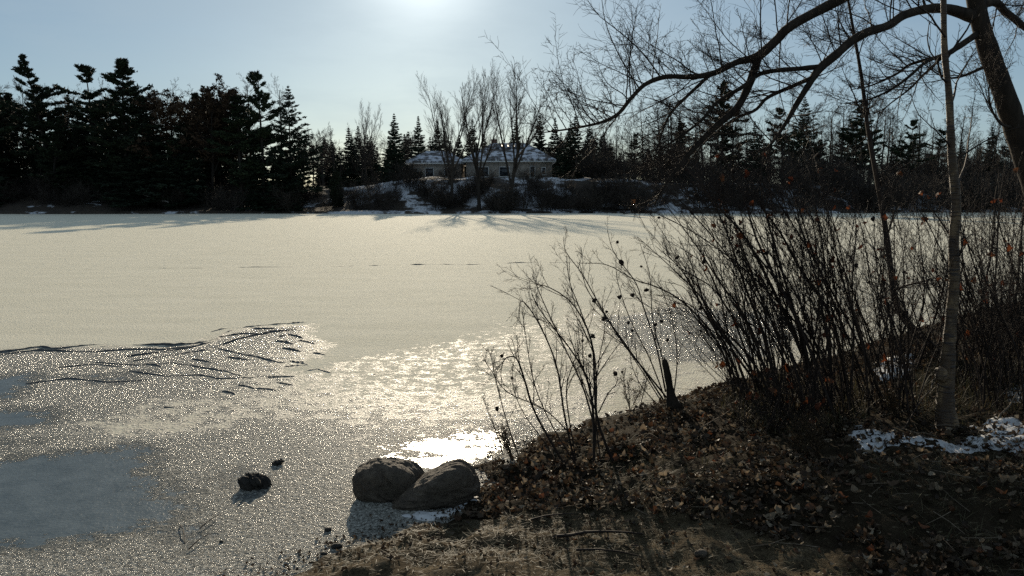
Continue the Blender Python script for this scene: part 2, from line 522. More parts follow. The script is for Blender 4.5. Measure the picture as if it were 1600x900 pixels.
def ground_mat():
    m, nt, b = mat_base('shore_soil')
    P = coords(nt, 'Object')
    f = noise(nt, 7, 7, 0.68, P)
    g = noise(nt, 55, 5, 0.7, P)
    c = ramp(nt, f, [(0.28, (0.045, 0.033, 0.018)), (0.5, (0.16, 0.118, 0.070)), (0.75, (0.30, 0.235, 0.15))])
    at_ = nt.nodes.new('ShaderNodeAttribute'); at_.attribute_name = 'trail'
    tk = ramp(nt, math_n(nt, 'ADD', at_.outputs['Fac'], math_n(nt, 'MULTIPLY_ADD', noise(nt, 5, 5, 0.65, P), 1.4, -0.7)), [(0.35, (0, 0, 0)), (0.65, (1, 1, 1))])
    c = mixc(nt, tk, ramp(nt, f, [(0.3, (0.018, 0.013, 0.008)), (0.7, (0.075, 0.056, 0.034))]), c)
    c = mixc(nt, ramp(nt, g, [(0.35, (0.75, 0.75, 0.75)), (0.62, (0, 0, 0))]), c, (0.025, 0.019, 0.012))
    st = ramp(nt, noise(nt, 30, 3, 0.6, coords(nt, 'Object', (0.3, 1.6, 1))), [(0.62, (0, 0, 0)), (0.70, (0.8, 0.8, 0.8))])
    c = mixc(nt, st, c, (0.20, 0.165, 0.105))
    nt.links.new(c, b.inputs['Base Color'])
    b.inputs['Roughness'].default_value = 0.95
    b.inputs['Specular IOR Level'].default_value = 0.06
    p = bump(nt, None, noise(nt, 14, 8, 0.7, P), 0.06)
    bump(nt, b, g, 0.012, 1, p)
    return m
M_GROUND = ground_mat()
def bank_mat():
    m, nt, b = mat_base('far_bank_ground')
    P = coords(nt, 'Object')
    f = noise(nt, 0.22, 6, 0.68, P)
    a = nt.nodes.new('ShaderNodeAttribute'); a.attribute_name = 'snow'
    k = math_n(nt, 'ADD', math_n(nt, 'MULTIPLY_ADD', f, 2.4, -1.2), a.outputs['Fac'])
    sn = ramp(nt, k, [(0.44, (0, 0, 0)), (0.58, (1, 1, 1))])
    c = mixc(nt, sn, ramp(nt, noise(nt, 2, 4, 0.6, P), [(0.3, (0.022, 0.016, 0.011)), (0.7, (0.07, 0.05, 0.033))]), (0.66, 0.68, 0.72))
    nt.links.new(c, b.inputs['Base Color'])
    b.inputs['Roughness'].default_value = 0.9
    bump(nt, b, noise(nt, 3, 5, 0.7, P), 0.25)
    return m
M_BANK = bank_mat()
def plain(name, col, rough=0.7, sc=6, var=0.25, bd=0.004):
    m, nt, b = mat_base(name)
    f = noise(nt, sc, 4, 0.6, coords(nt, 'Object'))
    nt.links.new(ramp(nt, f, [(0.3, tuple(x * (1 - var) for x in col)), (0.7, tuple(min(1, x * (1 + var)) for x in col))]), b.inputs['Base Color'])
    b.inputs['Roughness'].default_value = rough
    bump(nt, b, f, bd)
    return m
M_WALL = plain('house_stucco', (0.30, 0.265, 0.225), 0.9, 2)
M_TRIM = plain('white_trim', (0.70, 0.70, 0.68), 0.6)
M_GLASS = plain('window_glass', (0.02, 0.025, 0.03), 0.08, 1, 0.2, 0)
M_PANEL = plain('roof_panel', (0.025, 0.027, 0.032), 0.25, 1, 0.2, 0)
M_BRICK = plain('chimney_brick', (0.20, 0.11, 0.08), 0.9, 10)
def roof_mat():
    m, nt, b = mat_base('snowy_shingle_roof')
    P = coords(nt, 'Object')
    f = noise(nt, 0.9, 6, 0.7, P)
    sn = ramp(nt, f, [(0.46, (0, 0, 0)), (0.56, (1, 1, 1))])
    sh = ramp(nt, noise(nt, 4, 3, 0.6, P), [(0.3, (0.05, 0.045, 0.045)), (0.7, (0.10, 0.09, 0.085))])
    nt.links.new(mixc(nt, sn, sh, (0.55, 0.57, 0.63)), b.inputs['Base Color'])
    b.inputs['Roughness'].default_value = 0.85
    bump(nt, b, f, 0.05)
    return m
M_ROOF = roof_mat()

# ================================================================== THE SETTING
# ---------------- near shore outline (photo points lying on the ice plane, turned into world points)
shore_px = [(300, 960), (430, 900), (520, 862), (600, 835), (680, 816), (735, 800), (752, 765), (762, 738), (800, 706), (860, 680), (930, 655),
            (1000, 637), (1060, 618), (1130, 600), (1220, 575), (1330, 548), (1450, 512), (1560, 478), (1700, 440), (1900, 405)]
shore = [tuple(PZ(x, y, 0.0).xy) for x, y in shore_px]
LAND = [(-1.2, 3.0), (-1.9, 2.4), (-3.2, 1.5), (-6, 0.5), (-14, -6), (30, -6), (34, 21)] + shore[::-1]
def gheight(x, y):
    x = np.asarray(x, float); y = np.asarray(y, float)
    s = poly_sd(x, y, LAND) + (0.15 + 0.22 * sstep(0.6, -0.4, x)) * (fbm(x * 3.6, y * 3.6, 5, 5) - 0.5) * 2
    rise = 0.10 * sstep(0.0, 0.55, s) + 0.055 * np.clip(s, 0, 6)
    low = 1 - sstep(-0.4, 1.1, x) * sstep(3.9, 4.8, y + 0.0 * x)      # the muddy landing lies lower than the leafy bank
    rise = rise * (1 - 0.45 * low) 
    nse = 0.07 * (fbm(x * 1.9, y * 1.9, 9, 4) - 0.5) * 2 + 0.036 * (fbm(x * 9, y * 9, 21, 3) - 0.5) * 2
    h = rise + nse * sstep(-0.05, 0.4, s) + 0.005
    return np.where(s < 0, np.maximum(-0.12, s * 0.5), h)
def gz(x, y):
    return float(gheight(np.array([x]), np.array([y]))[0])
def PG(px, py):
    z = 0.2
    for k in range(8):
        p = PZ(px, py, z)
        z = 0.5 * z + 0.5 * max(0.0, gz(p.x, p.y))
    p = PZ(px, py, z)
    return Vector((p.x, p.y, gz(p.x, p.y)))

def axis(lo, a, b, hi, step, g):
    mid = list(np.arange(a, b + 1e-6, step))
    up, s, v = [], step, b
    while v < hi:
        s *= g; v += s; up.append(v)
    dn, s, v = [], step, a
    while v > lo:
        s *= g; v -= s; dn.append(v)
    return np.array(dn[::-1] + mid + up)
def grid_mesh(name, X, Y, Z, mat, keep=None):
    ny, nx = X.shape
    idx = np.arange(nx * ny).reshape(ny, nx)
    q = np.stack([idx[:-1, :-1], idx[:-1, 1:], idx[1:, 1:], idx[1:, :-1]], -1).reshape(-1, 4)
    V = np.stack([X, Y, Z], -1).reshape(-1, 3)
    if keep is not None:
        k = keep.ravel()
        q = q[k[q].all(1)]
        used = np.unique(q); mp = np.full(len(V), -1); mp[used] = np.arange(len(used))
        V = V[used]; q = mp[q]
    me = new_mesh(name, V, q, mat, True)
    return me

# ---------------- frozen lake
def W(*pts): return [tuple(PZ(x, y, 0).xy) for x, y in pts]
gx = axis(-110, -7.5, 5.5, 130, 0.034, 1.07)
gy = axis(-8, 3.1, 13.6, 118, 0.034, 1.07)
X, Y = np.meshgrid(gx, gy)
jx = X + 0.35 * (fbm(X * 1.3, Y * 1.3, 31, 4) - 0.5); jy = Y + 0.5 * (fbm(X * 1.3, Y * 1.3, 47, 4) - 0.5)
SNOW_FIELD = W((-2600, 540), (-700, 560), (0, 549), (60, 545), (160, 541), (300, 541), (345, 527), (400, 512), (475, 508), (505, 545), (470, 565), (440, 583), (512, 584), (560, 566), (640, 566), (720, 553), (800, 540), (860, 517), (930, 500), (1000, 478), (1080, 468), (1160, 455), (1300, 450), (1500, 440), (2600, 420)) + [(130, 118), (-110, 118)]
sd_snow = poly_sd(jx, jy, SNOW_FIELD)
snow = np.clip(0.5 + sd_snow * (1.1 - 0.85 * sstep(-2.6, -1.4, X)), 0, 1)
soft = sstep(5.0, 13, X * 3 + Y) * 0.0
# dusting of snow streaks on the grey ice
dust = sstep(0.50, 0.72, fbm(X * 0.55, Y * 1.5, 71, 5))
streak = poly_sd(jx, jy, W((110, 665), (230, 622), (420, 610), (560, 590), (560, 640), (330, 670), (160, 692)))
snow = np.maximum(snow, 0.16 + 0.42 * sstep(-4.5, -1.5, X) * sstep(5.4, 8.8, Y))
snow = np.maximum(snow, np.clip(0.22 * dust + 0.42 * sstep(-0.25, 0.35, streak), 0, 0.5))
right_white = poly_sd(jx, jy, W((880, 660), (960, 612), (1080, 590), (1200, 570), (1250, 545), (1180, 590), (1100, 615), (960, 645)))
snow = np.maximum(snow, np.clip(0.5 + right_white * 1.5, 0, 0.62) * (right_white > -0.3))
clear_polys = [W((-900, 720), (0, 722), (90, 706), (200, 696), (243, 703), (250, 735), (272, 760), (282, 800), (230, 830), (100, 850), (-100, 870), (-900, 860)),
               W((-300, 598), (0, 588), (60, 580), (40, 603), (20, 622), (-300, 632)), W((-300, 652), (0, 640), (90, 646), (70, 662), (0, 672), (-300, 680)),
               W((262, 830), (300, 818), (330, 828), (330, 850), (280, 868), (255, 855)),
               W((970, 500), (1060, 482), (1180, 492), (1240, 520), (1150, 560), (1060, 562), (1000, 540)),
               W((345, 745), (375, 735), (380, 768), (352, 768))]
clear = np.zeros_like(X)
for P_ in clear_polys:
    clear = np.maximum(clear, np.clip(0.5 + (1.25 if P_ is not clear_polys[4] else 0.5) * poly_sd(jx, jy, P_), 0, 1 if P_ is not clear_polys[4] else .43))
clear = clear * (1 - 0.75 * sstep(.53, .68, fbm(X * 1.7, Y * 4.6, 97, 4)) * sstep(3.5, 6.0, 9 - Y))
clear = np.maximum(clear, 0.5 * sstep(0.45, 0.75, fbm(X * 0.9, Y * 1.6, 83, 4)) * sstep(-1.0, -4.5, X) * sstep(10.5, 8.5, Y))
wetp = poly_sd(jx, jy, W((590, 716), (620, 688), (690, 676), (770, 672), (800, 686), (765, 712), (738, 732), (700, 742), (660, 755), (630, 740)))
wet = np.clip(0.5 + 1.2 * wetp - 0.35 * sstep(.52, .66, fbm(X * 3.0, Y * 4.5, 141, 4)), 0, 1)
snow = snow * (1 - 0.9 * sstep(0.3, 0.6, clear))
gran = (1 - snow) * (1 - clear) * (1 - wet)
Z = 0.012 * sstep(0.2, 0.85, snow) + 0.006 * (fbm(X * 9, Y * 9, 3, 3) - 0.5) * gran + 0.010 * (fbm(X * 2, Y * 2, 13, 4) - 0.5) * snow
inland = poly_sd(X, Y, LAND)
Z = Z - 0.10 * sstep(0.1, 0.5, inland)
lake_me = grid_mesh('frozen_lake', X, Y, Z, M_ICE)
for nm, arr in (('snow', snow), ('clear', clear), ('wet', wet)):
    at = lake_me.attributes.new(nm, 'FLOAT', 'POINT')
    at.data.foreach_set('value', arr.ravel().astype(np.float32))
lake = tag(obj('frozen_lake', lake_me), 'frozen lake with snow crust and grey wet ice', kind='structure')

def crust(path, h0, w, seed, step=0.05, bow=0.0, jag=0.5):
    """a lifted, broken crust edge following a path on the ice: its height comes and goes along its length"""
    r_ = np.random.default_rng(seed)
    P = np.array(path, float)
    seg = np.hypot(*np.diff(P, axis=0).T); L = seg.sum()
    n = max(7, min(260, int(L / step)))
    u = np.linspace(0, L, n); cu = np.concatenate([[0], np.cumsum(seg)])
    C = np.stack([np.interp(u, cu, P[:, 0]), np.interp(u, cu, P[:, 1])], 1)
    T = np.gradient(C, axis=0); T /= np.linalg.norm(T, axis=1, keepdims=True)
    Nn = np.stack([-T[:, 1], T[:, 0]], 1); Nn *= np.where(Nn[:, 1:2] < 0, -1, 1)
    C = C + Nn * (bow * np.sin(np.pi * u / L))[:, None]
    C = C + Nn * (jag * 0.10 * (fbm(u * 3.1 + seed * 7.7, u * 0 + seed, seed, 4) - .5) * min(1, L))[:, None]
    e = np.clip(np.sin(np.pi * np.linspace(0.0, 1, n)), 0, 1) ** 0.35
    amp = np.clip((fbm(u * 2.3 + seed * 3.3, u * 0, seed + 5, 4) - .34) * 3.2, 0.0 if seed < 90 else .35, 1.5) if L > 0.6 else r_.uniform(.5, 1.2, n)
    hh = h0 * e * amp * r_.uniform(.6, 1.25, n)
    ww = w * e * (.25 + .75 * np.clip(amp, 0, 1)) * r_.uniform(.6, 1.4, n) + 0.002
    z = np.zeros(n)
    A = np.stack([*(C - Nn * ww[:, None] * .3).T, z - .012], 1); B = np.stack([*(C - Nn * ww[:, None] * .12).T, z + .006 + hh], 1)
    D = np.stack([*(C + Nn * ww[:, None] * .25).T, z + .006 + hh * .96], 1); E = np.stack([*(C + Nn * ww[:, None] * 1.1).T, z - .004], 1)
    V = np.stack([A, B, D, E], 1).reshape(-1, 3)
    i = np.arange(n - 1)[:, None] * 4 + np.arange(3)[None]
    Q = np.stack([i, i + 4, i + 5, i + 1], -1).reshape(-1, 4)
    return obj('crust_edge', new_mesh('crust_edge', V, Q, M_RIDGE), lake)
def crust_px(pts, hp, w=.035, seed=0, bowp=0, jag=.5, step=.05):
    Wp = [PZ(x, y, 0) for x, y in pts]
    dd = sum(p_.y for p_ in Wp) / len(Wp)
    crust([(p_.x, p_.y) for p_ in Wp], hp / F * dd, w, seed, step, bowp / F * dd * 4, jag)
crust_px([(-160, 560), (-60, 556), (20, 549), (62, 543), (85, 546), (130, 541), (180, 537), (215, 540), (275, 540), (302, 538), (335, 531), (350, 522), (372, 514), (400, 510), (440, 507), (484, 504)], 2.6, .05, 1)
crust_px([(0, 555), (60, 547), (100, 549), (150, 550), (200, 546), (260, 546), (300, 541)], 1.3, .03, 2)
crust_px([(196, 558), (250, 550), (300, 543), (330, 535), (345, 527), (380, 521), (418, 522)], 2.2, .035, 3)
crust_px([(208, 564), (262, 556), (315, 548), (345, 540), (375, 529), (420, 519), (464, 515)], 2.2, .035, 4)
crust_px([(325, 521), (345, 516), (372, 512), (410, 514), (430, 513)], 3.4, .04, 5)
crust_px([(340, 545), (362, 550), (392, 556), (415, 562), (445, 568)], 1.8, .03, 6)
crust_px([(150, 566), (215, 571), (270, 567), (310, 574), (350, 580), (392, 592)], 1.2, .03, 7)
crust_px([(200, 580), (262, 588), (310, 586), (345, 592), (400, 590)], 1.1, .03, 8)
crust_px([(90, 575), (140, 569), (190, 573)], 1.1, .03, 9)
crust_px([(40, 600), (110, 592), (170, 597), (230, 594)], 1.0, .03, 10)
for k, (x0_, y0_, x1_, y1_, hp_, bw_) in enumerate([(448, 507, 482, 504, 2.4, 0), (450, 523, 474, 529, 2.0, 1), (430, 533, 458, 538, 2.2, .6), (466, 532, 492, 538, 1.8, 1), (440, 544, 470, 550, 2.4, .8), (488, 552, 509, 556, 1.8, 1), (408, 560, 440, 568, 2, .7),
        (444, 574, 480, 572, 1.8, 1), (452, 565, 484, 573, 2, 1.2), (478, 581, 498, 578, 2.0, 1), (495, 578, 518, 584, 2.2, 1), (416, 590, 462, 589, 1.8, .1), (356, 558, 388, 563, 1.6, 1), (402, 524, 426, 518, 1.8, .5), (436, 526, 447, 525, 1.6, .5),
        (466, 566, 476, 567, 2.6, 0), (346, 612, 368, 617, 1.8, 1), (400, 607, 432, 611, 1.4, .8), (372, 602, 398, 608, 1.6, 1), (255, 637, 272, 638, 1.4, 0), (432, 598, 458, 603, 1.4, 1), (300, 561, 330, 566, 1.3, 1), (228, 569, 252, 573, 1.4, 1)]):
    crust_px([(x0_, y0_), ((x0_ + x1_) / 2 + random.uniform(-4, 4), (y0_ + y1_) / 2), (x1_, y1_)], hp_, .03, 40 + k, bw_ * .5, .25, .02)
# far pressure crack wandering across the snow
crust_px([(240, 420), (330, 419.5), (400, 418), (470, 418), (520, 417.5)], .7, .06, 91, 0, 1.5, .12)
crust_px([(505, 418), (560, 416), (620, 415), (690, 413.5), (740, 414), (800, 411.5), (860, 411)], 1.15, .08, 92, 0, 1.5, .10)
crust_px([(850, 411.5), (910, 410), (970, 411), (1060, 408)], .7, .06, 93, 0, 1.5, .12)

# ---------------- near ground
gx2 = axis(-14, -2.2, 6.2, 30, 0.03, 1.10)
gy2 = axis(-6, 3.2, 9.5, 21, 0.03, 1.10)
X2, Y2 = np.meshgrid(gx2, gy2)
sd2 = poly_sd(X2, Y2, LAND)
ground_me = grid_mesh('shore_ground', X2, Y2, gheight(X2, Y2), M_GROUND, sd2 > -0.3)
gv = np.empty(len(ground_me.vertices) * 3, np.float32); ground_me.vertices.foreach_get('co', gv); gv = gv.reshape(-1, 3)
TR = [tuple(PG(*q).xy) for q in [(380, 930), (600, 838), (760, 812), (900, 792), (1060, 800), (1150, 815), (1290, 862), (1420, 930)]] + [(3.2, 0.0), (-8, 0.0)]
at = ground_me.attributes.new('trail', 'FLOAT', 'POINT'); at.data.foreach_set('value', np.clip(.5 + 1.6 * poly_sd(gv[:, 0], gv[:, 1], TR), 0, 1).astype(np.float32))
ground = tag(obj('shore_ground', ground_me), 'muddy leaf-strewn lake shore', kind='structure')

# ---------------- far bank: rises from the ice to a terrace, snow lying on its slope
FS = 103.0
def far_shore(x):
    return FS + 2.0 * np.sin(x * 0.05 + 1.0) + 1.5 * np.sin(x * 0.13) + np.where(x < -22, 1.0, 0) + 14 * sstep(25, 75, x)
def bheight(x, y):
    s = y - far_shore(x)
    terr = 3.0 + 1.7 * sstep(-26, -14, x) - 1.0 * sstep(12, 30, x)
    base = 0.35 * sstep(0, 0.6, s) + terr * sstep(0.5, 15, s) + 0.006 * np.clip(s - 15, 0, 400)
    return base + (fbm(x * 0.35, y * 0.35, 7, 4) - 0.5) * 0.9 * sstep(0.5, 5, s) - 0.3 * sstep(0.3, -1, s)
fx = np.concatenate([np.arange(-420, -90, 12), np.arange(-90, 110, 1.0), np.arange(110, 440, 12)])
fyy = np.concatenate([np.arange(-2, 30, 0.6), np.arange(30, 60, 3), np.arange(60, 900, 60)])
X3, S3 = np.meshgrid(fx, fyy)
Y3 = S3 + far_shore(X3)
bank_me = grid_mesh('far_bank', X3, Y3, bheight(X3, Y3), M_BANK)
sn = 0.42 + 0.22 * np.exp(-((X3 + 18) / 7) ** 2) * sstep(4, 9, S3) - 0.22 * sstep(-22, -34, X3) + 0.06 * np.exp(-((X3 - 5) / 14) ** 2) - 0.02 * sstep(20, 40, X3)
at = bank_me.attributes.new('snow', 'FLOAT', 'POINT'); at.data.foreach_set('value', sn.ravel().astype(np.float32))
tag(obj('far_bank', bank_me), 'far lake bank with leaf litter and snow patches', kind='structure')
def bz(x, y):
    return float(bheight(np.array([float(x)]), np.array([float(y)]))[0])

# ================================================================== FAR TREES
def needles(P, D, size, n, flat=0.35, up=0.15):
    """n thin blades round every point of P, heading roughly along D -> tri verts/faces"""
    M = len(P)
    sz = np.repeat(np.broadcast_to(np.asarray(size, float), (M,)), n)[:, None]
    C = np.repeat(P, n, 0) + rng.normal(0, 1, (M * n, 3)) * sz * 0.45 * np.array([1, 1, 0.5])
    dirs = np.repeat(D, n, 0) + rng.normal(0, 0.75, (M * n, 3)) * np.array([1, 1, flat])
    dirs[:, 2] += up
    dirs /= np.linalg.norm(dirs, axis=1, keepdims=True)
    side = np.cross(dirs, rng.normal(0, 1, (M * n, 3)))
    side /= (np.linalg.norm(side, axis=1, keepdims=True) + 1e-9)
    L = sz * rng.uniform(0.6, 1.5, (M * n, 1)); Wd = L * 0.27
    V = np.stack([C - side * Wd - dirs * L * .3, C + side * Wd - dirs * L * .3, C + dirs * L], 1).reshape(-1, 3)
    return V, np.arange(len(V)).reshape(-1, 3)

def pine_proto(H, seed, width=0.2, bare=0.3, gap=0.35):
    random.seed(seed); st = rng.integers(1e6)
    trunk, limbs = [], []
    n = 12
    pts = [Vector((0, 0, -0.5))]; d = Vector((random.gauss(0, .03), random.gauss(0, .03), 1))
    for i in range(n):
        d = (d + Vector((random.gauss(0, .025), random.gauss(0, .025), 0.0))).normalized()
        pts.append(pts[-1] + d * (H + 0.5) / n)
    rad = [0.017 * H * (1 - 0.93 * i / n) for i in range(n + 1)]
    trunk.append((pts, rad))
    PP, DD, SZ = [], [], []
    z = bare
    az = random.random() * 6
    while z < 0.985:
        f = z * n; i = min(int(f), n - 1); base = pts[i].lerp(pts[i + 1], f - i)
        t = (z - bare) / (1 - bare)
        prof = (0.45 + 0.75 * math.sin(min(1, t * 1.25 + 0.12) * math.pi * 0.62)) * (1 - t ** 1.7) + 0.07
        if random.random() > gap * (1 - .7 * t):
            for k in range(random.randint(2, 5)):
                az += random.uniform(0.8, 2.2)
                L = H * width * prof * random.choice([.3, .5, .7, .85, 1.0, 1.2, 1.5])
                dd = Vector((math.cos(az), math.sin(az), random.uniform(-0.1, 0.25) + 0.15 * t + 0.8 * t ** 4))
                p = base.copy(); lp = [p.copy()]
                m = 5
                for s in range(m):
                    dd = (dd + rv(0.08) + UP * 0.06).normalized()
                    p = p + dd * L / m
                    lp.append(p.copy())
                limbs.append((lp, [0.0040 * H * (1 - t * .6) * (1 - 0.8 * q / m) for q in range(m + 1)]))
                for q in range(int(7 + L * 7)):
                    u = random.uniform(0.25, 1.0) ** 0.8
                    ff = u * m; j = min(int(ff), m - 1)
                    side = Vector((-dd.y, dd.x, 0)) * random.gauss(0, 0.13) * L * (0.4 + u * .5)
                    PP.append(lp[j].lerp(lp[j + 1], ff - j) + side + UP * random.uniform(-0.02, 0.18)); DD.append(dd); SZ.append(.34 - .12 * t)
        z += random.uniform(0.022, 0.05) * (1 - .5 * t)
    for k in range(9):
        PP.append(pts[-1] + Vector((random.gauss(0, .05), random.gauss(0, .05), -random.random() * 1.3))); DD.append(Vector((0, 0, 1))); SZ.append(.18)
    v, f = needles(np.array([tuple(p) for p in PP]), np.array([tuple(p) for p in DD]), np.array(SZ), 9)
    tm = tube_mesh('pine_trunk', [trunk, limbs], M_FARBARK, 6)
    return tm, new_mesh('pine_crown', v, f, M_PINE), H

def spruce_proto(H, seed, width=0.17, bare=0.04, droop=0.25, dens=1.0):
    random.seed(seed)
    n = 8
    pts = [Vector((0, 0, -0.4 + (H + .4) * i / n)) for i in range(n + 1)]
    trunk = [(pts, [0.013 * H * (1 - 0.95 * i / n) for i in range(n + 1)])]
    limbs, PP, DD, SZ = [], [], [], []
    z = bare; az = 0
    while z < 0.99:
        t = (z - bare) / (1 - bare)
        L0 = H * width * 1.25 * (1 - t) ** 0.95 + 0.05
        for k in range(random.randint(4, 6)):
            az += random.uniform(0.9, 1.7)
            L = L0 * random.uniform(0.5, 1.25)
            dd = Vector((math.cos(az), math.sin(az), -droop + 0.55 * t))
            p = Vector((0, 0, H * z)); lp = [p.copy()]; m = 4
            for s in range(m):
                dd = (dd + rv(0.05) + UP * 0.07).normalized(); p = p + dd * L / m; lp.append(p.copy())
            limbs.append((lp, [max(.012, 0.0026 * H * (1 - t)) * (1 - 0.75 * q / m) for q in range(m + 1)]))
            for q in range(int((4 + L * 6) * dens)):
                u = random.uniform(0.15, 1.0) ** 0.75
                ff = u * m; j = min(int(ff), m - 1)
                side = Vector((-dd.y, dd.x, 0)) * random.gauss(0, 0.15) * L * (1.15 - u * .7)
                PP.append(lp[j].lerp(lp[j + 1], ff - j) + side - UP * random.uniform(-0.03, 0.16)); DD.append(dd); SZ.append(.10 + .24 * (1 - t) ** .7)
        z += random.uniform(0.020, 0.036)
    v, f = needles(np.array([tuple(p) for p in PP]), np.array([tuple(p) for p in DD]), np.array(SZ), 8, 0.4, -0.1)
    return tube_mesh('spruce_trunk', [trunk, limbs], M_FARBARK, 5), new_mesh('spruce_crown', v, f, M_SPRUCE), H

def bare_proto(H, seed, form='round', leafy=False, twig=1.0):
    random.seed(seed)
    if form == 'vase':
        sp = Spec(levels=5, seg=[5, 6, 5, 4, 3], wander=[.03, .03, .045, .06, .07], trop=[.03, .05, .06, .05, .03], tip=[.55, .22, .25, .35, .5],
                  kids=[7, 11, 8, 5], start=[.35, .22, .15, .1], ang=[(14, 40), (14, 32), (16, 36), (18, 38)], ratio=[1.5, .42, .5, .55], fall=[.35, .45, .4, .3], rr=[.62, .5, .55, .6], rmin=.011)
        tl = 0.40
    elif form == 'forest':
        sp = Spec(levels=5, seg=[9, 6, 4, 3, 3], wander=[.035, .10, .13, .15, .15], trop=[.02, .08, .06, .04, .02], tip=[.15, .22, .3, .4, .5],
                  kids=[17, 7, 5, 4], start=[.38, .2, .15, .1], ang=[(25, 60), (25, 50), (25, 50), (25, 50)], ratio=[.30, .45, .5, .55], fall=[.5, .4, .4, .3], rr=[.38, .5, .55, .6], rmin=.011)
        tl = 1.0
    else:
        sp = Spec(levels=5, seg=[6, 6, 5, 4, 3], wander=[.04, .10, .13, .15, .16], trop=[.02, .05, .04, .03, .02], tip=[.3, .22, .28, .35, .5],
                  kids=[11, 9, 7, 5], start=[.3, .2, .15, .1], ang=[(25, 60), (25, 55), (25, 55), (25, 55)], ratio=[.62, .5, .5, .55], fall=[.35, .4, .35, .3], rr=[.5, .5, .55, .6], rmin=.011)
        tl = 0.72
    out = [[] for _ in range(5)]
    grow(out, Vector((0, 0, -.4)), Vector((random.gauss(0, .04), random.gauss(0, .04), 1)).normalized(), H * tl, 0.016 * H, 0, sp)
    top = max(max(p.z for p in pts) for l in out for pts, r in l)
    k = H / top
    out = [[([p * k for p in pts], r) for pts, r in l] for l in out]
    tm = tube_mesh('bare_trunk', [out[0], out[1]], M_FARBARK, 5)
    v, f = tubes_of(out[2:], 3)
    if leafy:
        ends = [pts[-1] for pts, r in out[3]] + [pts[len(pts) // 2] for pts, r in out[3]] + [pts[-1] for pts, r in out[2]]
        random.shuffle(ends)
        P = np.array([tuple(p) for p in ends[:1400]])
        lv, lf = needles(P, rng.normal(0, 1, P.shape), 0.30, 5, 1.0, -0.1)
        q = np.concatenate([f[:, [0, 1, 2]], f[:, [0, 2, 3]]])
        cv = np.concatenate([v, lv]); cf = np.concatenate([q, lf + len(v)])
        cm = new_mesh('leafy_crown', cv, cf, M_OAKLEAF)
    else:
        cm = new_mesh('bare_crown', v, f, M_FARTWIG, True)
    return tm, cm, H
def tubes_of(lists, sides):
    g = []
    for l in lists:
        by = {}
        for p, r in l: by.setdefault(len(p), []).append((p, r))
        for n_, items in by.items():
            g.append((np.array([[tuple(v) for v in p] for p, r in items]), np.array([r for p, r in items])))
    return tubes(g, sides)

PINES = [pine_proto(18, 101, .18, .22, .42), pine_proto(18, 102, .22, .30, .42), pine_proto(17, 103, .18, .18, .25), pine_proto(17, 104, .21, .30, .46)]
SPRUCES = [spruce_proto(14, 201), spruce_proto(14, 202, .20, .05, .3), spruce_proto(14, 203, .14, .08, .2), spruce_proto(15, 204, .25, .16, .12, .62)]
ROUND = [bare_proto(12, 301), bare_proto(12, 302), bare_proto(10, 303)]
VASE = [bare_proto(16, 311, 'vase'), bare_proto(16, 312, 'vase'), bare_proto(16, 313, 'vase')]
FOREST = [bare_proto(16, 321, 'forest'), bare_proto(16, 322, 'forest'), bare_proto(16, 323, 'forest'), bare_proto(16, 324, 'forest')]
LEAFY = [bare_proto(15, 331, 'round', True), bare_proto(15, 332, 'round', True), bare_proto(15, 333, 'round', True)]
random.seed(77)

def place_tree(name, proto, px, top_py, Yd, label, cat='tree', group=None, wide=1.0, rz=None, hmin=None):
    x = (px - 800.0) / F * Yd / (CP + 0.0)
    g = bz(x, Yd)
    ztop = PY(px, top_py, Yd).z
    H = max(ztop - g, hmin or 1.5)
    t, c, H0 = proto
    k = H / H0
    e = empty(name, (x, Yd, g))
    e.rotation_euler = (0, 0, random.uniform(0, 6.28) if rz is None else rz)
    e.scale = (k * wide, k * wide, k)
    tag(e, label, cat, group)
    obj('trunk', t, e); obj('crown', c, e)
    return e

